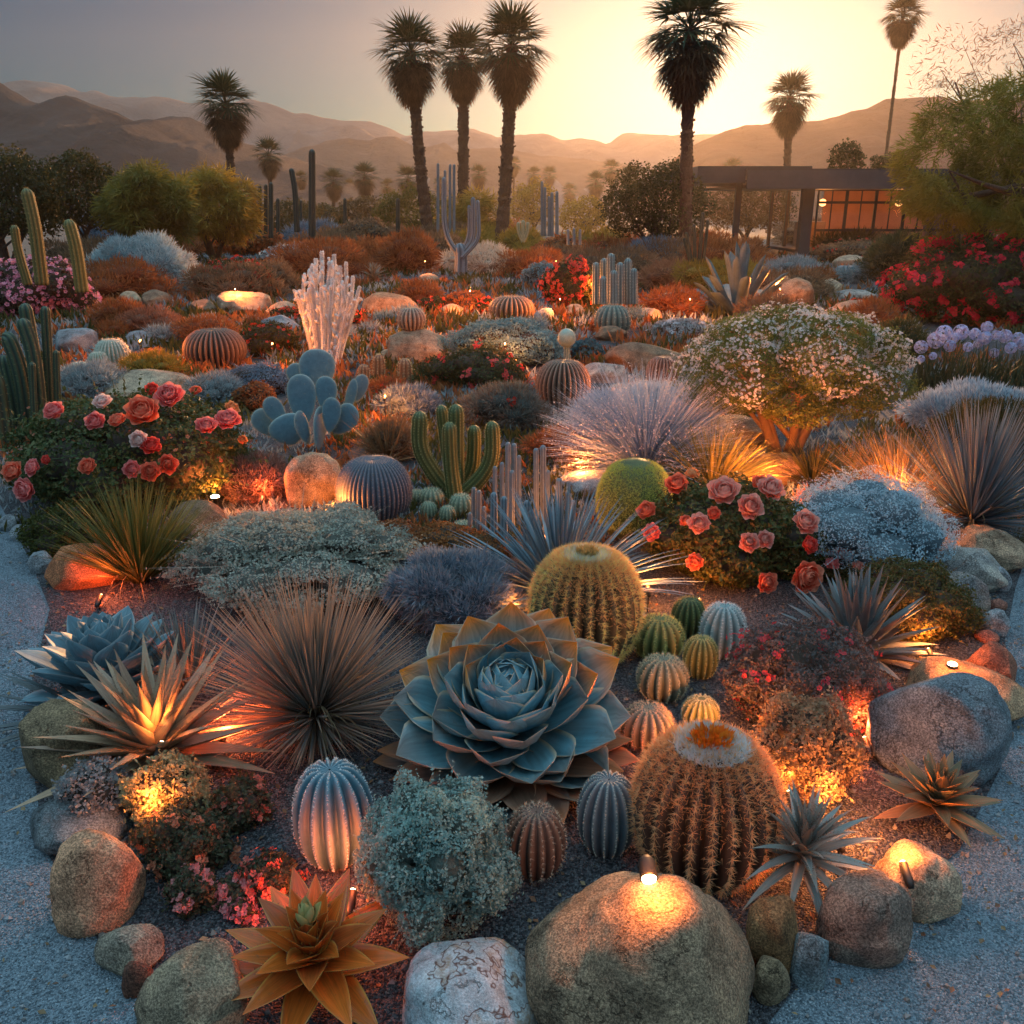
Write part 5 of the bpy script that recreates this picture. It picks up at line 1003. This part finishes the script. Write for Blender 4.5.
shrub((776, 468, 954, 602), [(.40, .56, .64), (.55, .70, .76), (.30, .44, .52)], 'pale blue cushion shrub right of the pink rose bush', lp=2.1, cover=5, K=12, style='leaf', tip=(.72, .84, .86), corecol=(.14, .2, .23))
tussock(140, 582, 92, 100, 520, [(.09, .10, .02), (.20, .18, .05), (.14, .13, .03)], 'upright olive grass tuft beside the orange-lit rock at left', inc=(0, 1.0), droop=(.0, .4), bw=2.0)
# small flowering tree
tree((676, 305, 910, 438), ground(782, 464)[1], 783, [(.16, .18, .04), (.26, .26, .07), (.10, .12, .025)], 'small round-crowned tree dusted with white and pink blossom, trunk lit orange', K=20, lp=2.3, cover=9, n_max=64000, trunk_r=.055, holes=0, shell=(.84, 1.06), name='flowering_tree', nst=5, flowers=[dict(n=6500, s=1.9, c=[(.75, .68, .6), (.85, .78, .74), (.8, .55, .5)], top=-.15)], barkm=plain((.38, .20, .10), .8, nscale=20, var=.4, bmp=.6, bd=.01), lobe=(.26, .38), spread=.42)
# red bougainvilleas, pink shrub, red bush
shrub((886, 238, 1075, 345), GRN, 'big bougainvillea covered in vivid crimson flowers at the right edge', name='bougainvillea', lp=3., cover=2.6, flowers=[dict(c=[(.62, .02, .05), (.78, .04, .07)], n=230, s=3.2, cl=10, top=-.4)], K=12)
shrub((-30, 258, 92, 332), [(.05, .06, .03), (.12, .07, .05)], 'shrub covered in small pink flowers at the far left', name='pink_shrub', flowers=[dict(c=[(.80, .22, .34), (.9, .42, .50)], n=1500, s=2.8)])
shrub((540, 260, 598, 322), GRN, 'round bush crowded with coral-red flowers beside the bluish cacti', flowers=[dict(c=[(.68, .06, .04), (.8, .14, .08)], n=130, s=2.6, cl=6)], lp=2.6)
# lavender flower balls
def lavender():
    g = ground(975, 398); m = mpp(g); root = empty('hydrangea', (g[0], g[1], 0), 'plant with pale lavender ball flowers on dark stems at the right', 'flowering plant')
    A = Acc(); st = leafmat([(.04, .06, .03), (.08, .09, .04)], tr=.3); org = np.array([g[0], g[1], 0])
    n = 500; V, Fa, u = blades(U(0, 6.28, n), U(0, .5, n), U(30, 62, n) * m, 2.2 * m, U(0, .5, n), org=np.stack([U(-58, 70, n) * m, U(-.3, .3, n), 0 * U(0, 1, n)], -1)); mesh_obj('stems', V, Fa, st, root, u)
    for x, y, r in ((921, 347, 7), (921, 359, 4), (936, 340, 9), (944, 333, 8), (950, 346, 6), (961, 332, 8), (933, 356, 4), (968, 347, 5), (975, 334, 6), (985, 338, 7), (987, 327, 6), (996, 335, 5), (1005, 336, 7), (1011, 348, 6), (1018, 338, 6), (994, 353, 5), (953, 338, 6), (1024, 344, 7), (978, 344, 5)):
        p = at(x, y, g[1] + random.uniform(-.25, .2)) - org; d = norm(rng.normal(size=(110, 3))); rr = r * m
        V, Fs, u = scatter(*BLOOM, p + d * rr * .85, basis(d, U(.8, 1.2, 110) * rr * .42)); mesh_obj('flower_head', V, Fs, leafmat([(.36, .38, .62), (.55, .56, .78), (.62, .62, .8)], tr=.3), root, u)
lavender()
# ------------------------------------------------------------------ rose bushes
def rosebush(b, label, bl, Kk, cols, fl=None, small=None):
    root, c, S, L = shrub(b, cols, label, name='rose_bush', cat='rose bush', lp=4.4, cover=4.6, K=Kk, flowers=fl, k=.5, tr=.25)
    org = np.array([c[0], c[1], 0]); st = Acc()
    for i, (x, y, r, kd) in enumerate(bl):
        p, n_ = hit(x, y, c, S * 1.06); rad = r * mpp(p) * 1.12; n2 = norm(n_ * .8 + np.array([0, -.75, .45]) + rng.normal(size=3) * .2); q = p - org + n2 * rad * .15
        rose(root, q, n2, rad * 1.02, kd, i); st.add(*tube(smoothpath([(c - org) * .7 + rng.normal(size=3) * .05, (q + (c - org)) / 2 + rng.normal(size=3) * .03, q], 8), np.full(8, .0035), 5))
    st.obj('stems', leafmat([(.06, .08, .03)], tr=0), root, True); return root, c, S
rosebush((8, 386, 250, 540), 'wide bush of coral and pink roses at the left of the garden', [(57, 415, 11, 'rosy'), (97, 424, 10, 'rosy'), (104, 405, 9, 'pale'), (120, 424, 9, 'coral'), (145, 417, 17, 'coral'), (171, 400, 14, 'rosy'), (153, 391, 7, 'red'), (207, 430, 11, 'rosy'), (229, 425, 13, 'rosy'), (230, 411, 8, 'orange'), (140, 441, 9, 'pale'), (152, 449, 10, 'red'), (134, 470, 9, 'rosy'), (152, 472, 10, 'coral'), (168, 464, 10, 'coral'), (90, 468, 9, 'coral'), (17, 474, 11, 'coral'), (37, 469, 9, 'rosy'), (30, 489, 12, 'rosy'), (48, 460, 5, 'red'), (196, 393, 6, 'coral'), (242, 441, 5, 'orange')], 14, [(.05, .08, .025), (.10, .13, .04), (.15, .12, .04)], [dict(c=[(.4, .1, .06), (.5, .2, .1)], n=160, s=2.6, top=.2)])
rosebush((640, 478, 818, 604), 'bush of salmon-pink roses in front of the pale blue cushion shrub', [(678, 488, 12, 'coral'), (648, 513, 10, 'coral'), (653, 533, 9, 'rosy'), (692, 478, 8, 'orange'), (724, 496, 16, 'pink'), (749, 508, 13, 'pink'), (768, 493, 14, 'pink'), (758, 486, 9, 'coral'), (699, 526, 11, 'pink'), (713, 514, 7, 'coral'), (749, 542, 10, 'pink'), (764, 540, 9, 'pink'), (696, 562, 9, 'coral'), (803, 525, 13, 'pink'), (764, 581, 11, 'coral'), (801, 574, 17, 'coral'), (806, 545, 9, 'red'), (686, 522, 6, 'coral')], 12, [(.06, .08, .02), (.12, .13, .035), (.20, .12, .04)])
g_ = rosebush((800, 540, 935, 600), 'low trailing roses in pink and coral just right of the salmon rose bush', [(822, 553, 11, 'rosy'), (842, 557, 9, 'rosy'), (872, 550, 10, 'coral'), (866, 562, 7, 'pink'), (907, 548, 9, 'red'), (832, 566, 7, 'rosy'), (857, 568, 6, 'pink')], 7, [(.05, .06, .02), (.10, .10, .03)])
# ------------------------------------------------------------------ foreground shrubs
shrub((172, 500, 420, 628), [(.26, .29, .24), (.42, .44, .36), (.50, .46, .36), (.2, .25, .24)], 'large grey-green cloud-shaped shrub of tiny leaves', lp=3., cover=3.2, K=16, lobe=(.28, .42), tip=(.66, .60, .48), corecol=(.12, .12, .10))
shrub((290, 500, 382, 560), [(.34, .34, .27), (.50, .48, .38)], 'smaller pale beige-green shrub lobe behind the cloud-shaped shrub', lp=2.8, cover=3.2, K=9)
shrub((384, 548, 522, 648), [(.12, .18, .24), (.22, .30, .38), (.34, .36, .40)], 'feathery slate-blue shrub right of the copper spiky ball', style='needle', lp=3.4, cover=4.5, tip=(.5, .44, .42), K=10)
shrub((354, 518, 430, 564), [(.30, .09, .03), (.42, .15, .05), (.2, .08, .03)], 'rust-red cushion of ground cover, left and larger one', lp=2.6, name='rust_cushion', cat='ground cover plant')
shrub((402, 520, 480, 560), [(.34, .11, .03), (.46, .18, .05), (.2, .08, .03)], 'rust-red cushion of ground cover in the middle below the ball cacti', lp=2.6, name='rust_cushion', cat='ground cover plant')
shrub((452, 530, 515, 566), [(.28, .10, .03), (.38, .15, .05), (.12, .08, .03)], 'rust and olive cushion at the left foot of the blue agave', lp=2.6, name='rust_cushion', cat='ground cover plant')
shrub((355, 776, 518, 962), [(.22, .36, .33), (.36, .52, .47), (.16, .27, .26)], 'rounded mint-green shrub in front of the giant blue rosette', lp=3.4, cover=7, K=16, lobe=(.28, .4), k=.62, corecol=(.10, .13, .11))
shrub((722, 618, 886, 760), [(.08, .075, .075), (.18, .17, .16), (.24, .10, .07)], 'dark mauve shrub sprinkled with small crimson flowers right of the giant rosette', lp=3.2, cover=4.2, K=13, flowers=[dict(c=[(.55, .04, .06), (.7, .1, .1)], n=75, s=4., cl=4)], k=.5)
shrub((745, 690, 862, 828), [(.30, .20, .12), (.44, .32, .18), (.2, .1, .06)], 'honey-coloured lacy shrub lit orange in front of the mauve shrub', lp=3.6, cover=3., K=11, k=.5)
shrub((58, 755, 134, 838), [(.28, .28, .28), (.44, .42, .40), (.2, .2, .22)], 'greyish lacy shrub at the left path edge', lp=4., cover=2.6, K=9)
shrub((122, 752, 214, 850), [(.40, .32, .16), (.55, .46, .24), (.3, .2, .1)], 'lacy yellow shrub lit by the lamp at its foot', lp=4., cover=2.8, K=9, k=.5)
for b, lab, fc, nf in (((132, 800, 232, 892), 'dark green low plant with orange-pink blooms below the lit yellow shrub', [(.45, .12, .06), (.6, .25, .14)], 30), ((165, 866, 222, 925), 'low dark plant with pinkish flower tufts by the tan edge rock', [(.45, .14, .14), (.6, .25, .22)], 10), ((212, 776, 272, 842), 'low reddish-green plant right of the lit yellow shrub', [(.45, .12, .10), (.5, .2, .14)], 12), ((236, 852, 302, 908), 'low plant with a red flower cluster above the orange agave', [(.65, .08, .06), (.75, .2, .14)], 26), ((208, 874, 258, 915), 'low plant topped with rosy flower clusters left of the red one', [(.6, .15, .15), (.75, .3, .28)], 16), ((230, 900, 256, 930), 'single small rosy flower tuft on the gravel', [(.6, .15, .18), (.7, .25, .25)], 14)):
    shrub(b, [(.05, .065, .035), (.10, .10, .05), (.14, .08, .05)], lab, name='low_flowering_plant', cat='flowering plant', lp=4.2, cover=2.4, K=8, flowers=[dict(c=fc, n=nf, s=4.4, cl=9)], k=.45)
# ------------------------------------------------------------------ foreground rosettes and spiky balls
BR = BROAD
OBOV = lambda s: np.where(s < .66, .50 + .50 * np.sin(s / .66 * math.pi / 2), np.where(s < .9, np.sqrt(np.maximum(1 - ((s - .66) / .30) ** 2.6, 0)), np.maximum(.66 * (1 - (s - .9) / .1) ** 1.3, .015)))
giant_ = rosette(508, 750, 118, 76, [(.11, .28, .35), (.19, .38, .44), (.14, .32, .39)], 'giant blue-teal rosette with orange-tipped outer leaves in the centre foreground', name='giant_rosette', cat='succulent', inc=(.02, 1.30), lens=(.42, 1.), wpx=66, wl=(.66, .98), droop=(-.75, -.36), prof=OBOV, cup=.5, thick=.12, tilt=math.radians(27), lift=.5, hub=.14, edge=(.62, .50, .34), outer=dict(cols=[(.09, .25, .31), (.16, .34, .39), (.12, .26, .30)], tip=(.26, .26, .24), far_tip=(.95, .30, .02), tippos=(.70, .98)), split=.6, z0=.07, nseg=14, jitter=.09, tr=.1, rough=.36, pw=.85, spec=.6)
skirt_ = rosette(508, 770, 130, 22, [(.12, .09, .08), (.25, .12, .06), (.16, .13, .13)], 'dry brown skirt leaves under the giant rosette', name='dry_leaf_skirt', cat='dry leaves', inc=(1.3, 1.5), lens=(.95, 1.), wpx=60, droop=(.0, .1), prof=BR, cup=.25, z0=.03, split=-1, tip=(.40, .14, .04), tilt=.05); [setattr(o, 'name', 'dry_leaves') for o in C.objects if o.parent == skirt_]; absorb(skirt_, giant_)
tussock(318, 738, 112, 184, 1250, [(.20, .16, .13), (.34, .25, .19), (.13, .14, .14)], 'spherical copper-coloured spiky grass tree in the left foreground', name='grass_tree', cat='spiky plant', inc=(0, 2.05), droop=(-.03, .10), bw=2.8, tip=(.50, .32, .20), base=.015, lowz=.10, pw=.95, cup=.3, m=3)
rosette(158, 762, 118, 66, [(.38, .24, .14), (.50, .34, .22), (.32, .22, .16)], 'pointed tan agave lit orange from below, left foreground', inc=(.1, 1.5), lens=(.75, 1.15), wpx=25, prof=lambda s: np.where(s < .25, .65 + .35 * np.sin(s / .25 * math.pi / 2), np.maximum(1 - ((s - .25) / .75) ** 1.15, .015)), droop=(.0, .12), lift=.1, tilt=.1, cup=.4, z0=.03, jitter=.14, teeth=2.6)
rosette(112, 708, 92, 58, [(.14, .25, .30), (.20, .33, .38)], 'broad-leaved blue rosette succulent at the left path edge', name='blue_rosette', cat='succulent', inc=(.05, 1.3), lens=(.4, 1.), wpx=38, prof=BR, cup=.3, droop=(-.3, -.05), lift=.5, edge=(.4, .42, .42), tilt=-.05, z0=.05, nseg=10)
rosette(98, 722, 108, 44, [(.10, .13, .14), (.17, .19, .19)], 'dark narrow-leaved agave reaching over the path at left', inc=(.8, 1.45), lens=(.8, 1.1), wpx=13, prof=SWORD, droop=(.0, .12), z0=.03)
rosette(190, 700, 105, 60, [(.16, .16, .15), (.25, .22, .19)], 'grey-brown blades between the blue rosette and the copper ball', name='yucca', cat='yucca', inc=(.05, .75), lens=(.9, 1.), wpx=6, prof=SWORD, droop=(0, .25))
rosette(318, 985, 98, 40, [(.62, .14, .02), (.78, .21, .03), (.42, .10, .03)], 'bright orange pointed agave at the bottom left', inc=(.1, 1.45), lens=(.4, 1.02), wpx=36, prof=AG, droop=(.0, .12), lift=.5, tilt=.22, cup=.4, edge=(.75, .38, .08), z0=.05, nseg=11, wl=(.6, 1.), tr=.3, rough=.28, spec=.6, teeth=2.2)
V, Fa, u = blades(np.arange(9) * GA, np.linspace(.1, .7, 9), np.full(9, .085), np.full(9, .034), -.5, prof=BROAD, nseg=8, m=5, cup=.5, thick=.2)
g = ground(318, 985); hr = bpy.data.objects[[o.name for o in C.objects if o.get('label') == 'bright orange pointed agave at the bottom left'][0]]
mesh_obj('heart_leaves', V + np.array([0, -.05, .19]), Fa, leafmat([(.55, .48, .16), (.45, .36, .15)], tr=.1), hr, u, True)
rosette(932, 822, 62, 40, [(.22, .12, .06), (.34, .19, .09), (.16, .14, .08)], 'small bronze agave at the right path edge', inc=(.08, 1.5), lens=(.45, 1.05), wpx=17, prof=AG, droop=(.0, .1), lift=.4, cup=.4, tilt=.15, z0=.05, edge=(.45, .25, .12), teeth=1.8)
rosette(797, 895, 78, 52, [(.20, .23, .22), (.30, .32, .29), (.26, .22, .18)], 'grey-green agave with thin curling leaves right of the largest boulder', inc=(.05, 1.5), lens=(.7, 1.15), wpx=12, prof=SWORD, teeth=3., droop=(.1, .75), lift=.3, cup=.5, tilt=.1, z0=.12, jitter=.16, dpow=1.3)
rosette(855, 655, 98, 74, [(.14, .18, .19), (.22, .25, .25), (.26, .17, .15)], 'upright grey agave with stiff pointed leaves above the blue slab', inc=(.02, 1.4), lens=(.95, .85), wpx=14, prof=AG, droop=(.0, .12), cup=.4, jitter=.12, teeth=2.)
# ------------------------------------------------------------------ foreground barrels
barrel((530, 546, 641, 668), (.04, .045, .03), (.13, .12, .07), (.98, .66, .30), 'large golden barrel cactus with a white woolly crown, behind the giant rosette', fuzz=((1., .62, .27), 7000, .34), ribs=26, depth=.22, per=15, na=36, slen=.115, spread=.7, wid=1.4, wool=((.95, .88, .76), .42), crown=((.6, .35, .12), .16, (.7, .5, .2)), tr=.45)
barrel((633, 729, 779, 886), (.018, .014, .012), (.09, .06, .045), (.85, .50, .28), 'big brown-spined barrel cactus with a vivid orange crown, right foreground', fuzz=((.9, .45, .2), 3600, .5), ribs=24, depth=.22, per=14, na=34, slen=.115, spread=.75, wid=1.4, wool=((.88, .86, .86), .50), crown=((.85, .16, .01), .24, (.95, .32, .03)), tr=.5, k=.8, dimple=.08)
barrel((293, 761, 373, 868), (.05, .13, .17), (.20, .30, .34), (.88, .88, .84), 'blue ribbed barrel cactus with white spine lines left of the mint-green shrub', ribs=15, depth=.24, per=9, na=46, slen=.05, spread=.9, pw=7., wid=2.)
barrel((506, 805, 566, 878), (.045, .03, .025), (.20, .11, .07), (.72, .55, .42), 'small dark brown barrel cactus right of the mint-green shrub', ribs=16, depth=.18, per=8, na=16, slen=.13)
barrel((577, 773, 638, 856), (.06, .09, .11), (.22, .24, .24), (.80, .68, .58), 'grey ribbed barrel cactus left of the big brown-spined barrel', ribs=16, depth=.22, per=9, na=36, slen=.06, spread=.9, pw=6., wid=1.8)
for b, v_, r_2, s_, lab in (((633, 614, 684, 662), (.06, .08, .02), (.34, .28, .08), (.8, .62, .25), 'yellow-edged small barrel cactus touching the large golden one'), ((683, 635, 718, 680), (.05, .07, .02), (.26, .24, .07), (.7, .6, .3), 'narrow green barrel cactus right of the yellow-edged one'), ((637, 654, 688, 702), (.08, .09, .06), (.28, .26, .17), (.72, .58, .4), 'flattish olive barrel cactus below the yellow-edged one'), ((621, 702, 674, 750), (.09, .10, .07), (.30, .27, .20), (.75, .52, .36), 'tan barrel cactus just above the big brown-spined barrel'), ((682, 695, 719, 731), (.07, .09, .03), (.26, .26, .12), (.7, .65, .45), 'smallest green barrel cactus on the dark gravel'), ((700, 602, 746, 660), (.13, .20, .20), (.36, .44, .42), (.8, .82, .78), 'blue-green barrel cactus below the salmon rose bush'), ((671, 596, 706, 640), (.03, .05, .015), (.10, .13, .04), (.35, .35, .15), 'dark green barrel cactus in shade under the salmon rose bush')):
    barrel(b, v_, r_2, s_, lab, ribs=15, depth=.22, per=10, na=22, slen=.12, spread=.8, wid=1.4, group='small barrel cacti round the large golden one', pw=2.8)
# ------------------------------------------------------------------ edge stones
for b, a_, c_, lab, kw in (
 ((525, 862, 757, 1085), (.21, .16, .12), (.38, .29, .21), 'largest speckled boulder at the bottom with a lamp on its top edge', dict(k=.45, flat=.12)),
 ((396, 934, 552, 1070), (.40, .45, .48), (.60, .64, .66), 'white-blue boulder with rusty cracks at the bottom centre', dict(k=.4, stain=(.34, .22, .13), vein=(.12, .05, .03))),
 ((138, 941, 262, 1060), (.22, .19, .15), (.36, .31, .24), 'tan boulder left of the bright orange agave', dict(k=.4, flat=.3)),
 ((96, 921, 163, 982), (.20, .20, .19), (.34, .31, .26), 'oval grey-tan stone at the lower left', dict(k=.4)),
 ((122, 961, 153, 999), (.10, .05, .04), (.16, .08, .06), 'small round dark red stone at the lower left', dict(k=.5)),
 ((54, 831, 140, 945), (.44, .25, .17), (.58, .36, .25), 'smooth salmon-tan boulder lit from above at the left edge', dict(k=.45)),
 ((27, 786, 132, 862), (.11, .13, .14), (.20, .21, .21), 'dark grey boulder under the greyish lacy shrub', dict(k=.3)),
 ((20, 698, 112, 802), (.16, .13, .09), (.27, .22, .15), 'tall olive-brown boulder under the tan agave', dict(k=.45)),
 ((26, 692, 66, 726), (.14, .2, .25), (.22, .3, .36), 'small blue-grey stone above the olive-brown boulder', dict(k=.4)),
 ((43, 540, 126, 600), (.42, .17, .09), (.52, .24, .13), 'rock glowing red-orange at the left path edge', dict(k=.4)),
 ((27, 551, 54, 580), SG1, SG2, 'round grey pebble left of the glowing rock', dict(k=.45)),
 ((26, 538, 45, 556), SG1, SG2, 'grey pebble above the round one at left', dict(k=.45)),
 ((11, 523, 38, 545), SG1, SG2, 'larger grey pebble, second from the left edge', dict(k=.45)),
 ((-2, 514, 20, 534), SG1, SG2, 'grey pebble cut by the left edge', dict(k=.45)),
 ((178, 1008, 248, 1050), (.15, .2, .24), (.24, .3, .34), 'blue-grey stone at the bottom below the tan boulder', dict(k=.4)),
 ((534, 1000, 592, 1050), (.16, .11, .08), (.26, .18, .13), 'brown stone wedged between the two bottom boulders', dict(k=.4)),
 ((866, 664, 1002, 806), (.13, .16, .18), (.22, .25, .27), 'large blue-grey slab boulder on the right path edge', dict(k=.35, flat=.3)),
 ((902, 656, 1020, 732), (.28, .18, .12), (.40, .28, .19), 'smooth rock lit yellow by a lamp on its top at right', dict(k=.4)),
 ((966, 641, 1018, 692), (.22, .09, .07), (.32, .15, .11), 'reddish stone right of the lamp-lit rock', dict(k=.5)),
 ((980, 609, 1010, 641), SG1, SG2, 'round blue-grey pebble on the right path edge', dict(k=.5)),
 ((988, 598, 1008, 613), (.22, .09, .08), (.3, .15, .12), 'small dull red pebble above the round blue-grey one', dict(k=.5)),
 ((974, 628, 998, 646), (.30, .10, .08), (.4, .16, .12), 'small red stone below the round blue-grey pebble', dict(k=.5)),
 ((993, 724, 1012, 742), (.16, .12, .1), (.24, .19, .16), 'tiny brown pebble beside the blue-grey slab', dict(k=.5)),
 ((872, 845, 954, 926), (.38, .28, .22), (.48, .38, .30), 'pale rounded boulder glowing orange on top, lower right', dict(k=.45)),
 ((815, 866, 909, 977), (.18, .14, .13), (.28, .22, .2), 'dark rose-grey boulder left of the glowing pale one', dict(k=.42)),
 ((745, 898, 804, 984), (.20, .12, .06), (.30, .19, .10), 'brown upright stone under the curling grey agave', dict(k=.5)),
 ((750, 955, 790, 1010), (.20, .16, .11), (.30, .25, .18), 'tan stone wedged right of the largest boulder', dict(k=.45)),
 ((786, 928, 829, 994), (.16, .2, .21), (.24, .28, .29), 'smooth blue-green egg-shaped stone at the lower right', dict(k=.45)),
 ):
    rock(b, a_, c_, lab, **kw)
# ------------------------------------------------------------------ lamps of the garden, some of them added
R_ = (1., .16, .04)
def on_surface(label, px, py):
    bpy.context.view_layer.update(); o = [o for o in C.objects if o.get('label') == label][0]; iv = o.matrix_world.inverted(); d = Vector(ray(px, py)).normalized()
    ok, loc, nrm, _ = o.ray_cast(iv @ Vector(CAM), iv.to_3x3() @ d); return (o.matrix_world @ loc) if ok else Vector(ground(px, py))
p_ = on_surface('largest speckled boulder at the bottom with a lamp on its top edge', 647, 878)
garden_lamp(0, 0, 'small round spotlight shining on top of the largest bottom boulder', 1.7, 0, 'can', r=.02, pos=(p_.x, p_.y, p_.z + .03))
garden_lamp(157, 815, 'round white lamp disc among the lacy yellow shrub', 1.5, .10, 'puck', r=.022)
p_ = on_surface('smooth rock lit yellow by a lamp on its top at right', 952, 667)
garden_lamp(0, 0, 'round white lamp disc on the smooth rock at right', 1.6, 0, 'puck', r=.02, st=12, pos=(p_.x, p_.y, p_.z + .012))
garden_lamp(215, 497, 'small white lamp disc left of the purple-brown dome', 3.6, .10, 'puck', r=.03)
for x, y, pw, col, z, lab in (
 (222, 744, 4.0, R_, .035, 'low lamp tucked between the tan agave and the copper spiky ball'),
 (160, 750, 1.5, LAMP, .16, 'low lamp hidden in the heart of the tan agave'),
 (100, 600, 1.6, R_, .05, 'low lamp beside the glowing left rock'),
 (352, 900, .6, R_, .05, 'low lamp at the left foot of the mint-green shrub'),
 (312, 930, 1.5, R_, .04, 'low lamp behind the bright orange agave'),
 (838, 838, 4., LAMP, .06, 'low lamp on the gravel between the curling agave and bronze agave'),
 (800, 792, 1.0, LAMP, .06, 'low lamp under the honey-coloured shrub'),
 (866, 745, 3., R_, .05, 'low lamp shining red on the blue-grey slab'),
 (905, 872, 1.5, LAMP, .14, 'low lamp just behind the glowing pale boulder'),
 (655, 790, .6, R_, .05, 'low lamp between the grey barrel and the big brown-spined barrel'),
 (772, 480, 20., LAMP, .22, 'low lamp at the foot of the flowering tree'),
 (580, 478, 6., LAMP, .10, 'low lamp left of the fountain grass'),
 (898, 505, 12., LAMP, .22, 'low lamp in the orange-lit grass tuft'),
 (700, 604, 1.5, LAMP, .06, 'low lamp under the salmon rose bush'),
 (330, 520, 6., LAMP, .1, 'low lamp behind the purple dome cactus'),
 (385, 398, 12., LAMP, .3, 'low lamp among the glowing finger cacti'),
 (262, 500, 2.5, R_, .08, 'low lamp at the foot of the purple-brown dome'),
 (515, 625, .9, LAMP, .08, 'low lamp behind the giant rosette'),
 (725, 742, 3.0, LAMP, .12, 'added rim lamp behind the big brown-spined barrel'),  # this and the next three are added behind the barrels for rim light
 (648, 590, 3.0, LAMP, .12, 'added rim lamp right behind the large golden barrel'),
 (790, 800, 2.0, LAMP, .05, 'added rim lamp right of the big brown-spined barrel'),
 (545, 540, 1.5, LAMP, .06, 'added rim lamp behind the golden barrel'),
 (640, 385, 11., LAMP, .3, 'low lamp by the reddish barrel'),
 (140, 342, 16., LAMP, .35, 'low lamp under the rose-brown shrub'),
 (906, 262, 14., LAMP, .3, 'tiny lamp glowing in front of the house garden'),
 (930, 655, 2., LAMP, .07, 'low lamp in the olive mound'),
 (420, 318, 22., LAMP, .4, 'added low lamp behind the small barrel on its boulder'),  # most lamps from here on are added for a warm wash
 (505, 345, 16., LAMP, .4, 'added low lamp in front of the brown ribbed barrel'),
 (272, 345, 12., LAMP, .4, 'added low lamp at the left of the white candle cactus'),
 (352, 296, 9., LAMP, .5, 'added low lamp behind the white candle cactus'),
 (600, 285, 28., LAMP, .5, 'added low lamp behind the bluish cactus cluster'),
 (780, 290, 28., LAMP, .5, 'added low lamp among the sunlit tan boulders'),
 (860, 325, 16., LAMP, .4, 'added low lamp right of the flowering tree crown'),
 (425, 262, 16., LAMP, .6, 'added low lamp behind the fork-shaped cactus'),
 (556, 262, 16., LAMP, .5, 'added low lamp in the bright mist'),
 (225, 268, 33., LAMP, .5, 'added low lamp behind the deep red flowers'),
 (640, 262, 33., LAMP, .5, 'added low lamp in front of the round mesquite'),
 (560, 300, 25., LAMP, .45, 'low lamp beside the coral-red bush'),
 (470, 292, 30., LAMP, .5, 'added low lamp beneath the fork-shaped cactus'),
 (690, 300, 25., LAMP, .45, 'low lamp beneath the salmon shrub'),
 (235, 290, 25., LAMP, .5, 'added low lamp by the biggest back left boulder')):
    garden_lamp(x, y, lab, pw, z, 'hood', r=.013, col=col)

grains('mixed_pebbles', leafmat([(.10, .09, .08), (.22, .19, .16), (.16, .17, .18), (.05, .05, .05)], tr=0, rough=.7), 1500, True, .022, 'mixed small pebbles lying between the plants', -2.6, 2.6, 1.3, 6., .009)
grains('path_pebbles', leafmat([(.14, .15, .16), (.30, .31, .32), (.22, .17, .14), (.40, .42, .44)], tr=0, rough=.7), 900, False, .020, 'larger stray pebbles on the gravel path', -3., 3., 1.2, 5.5, .004)
n = 2600; x, y = U(-2.6, 2.6, n), U(1.4, 5.5, n); V, Fs, u = scatter(*LEAF, np.stack([x, y, np.full(n, .014)], -1), basis(norm(np.stack([rng.normal(size=n) * .4, rng.normal(size=n) * .4, np.ones(n)], -1)), U(.012, .03, n)))
tag(mesh_obj('leaf_litter', V, Fs, leafmat([(.20, .12, .06), (.30, .2, .10), (.12, .07, .04), (.25, .10, .05)], tr=.1), None, u), 'dry fallen leaves scattered on the gravel', 'leaf litter', kind='stuff')
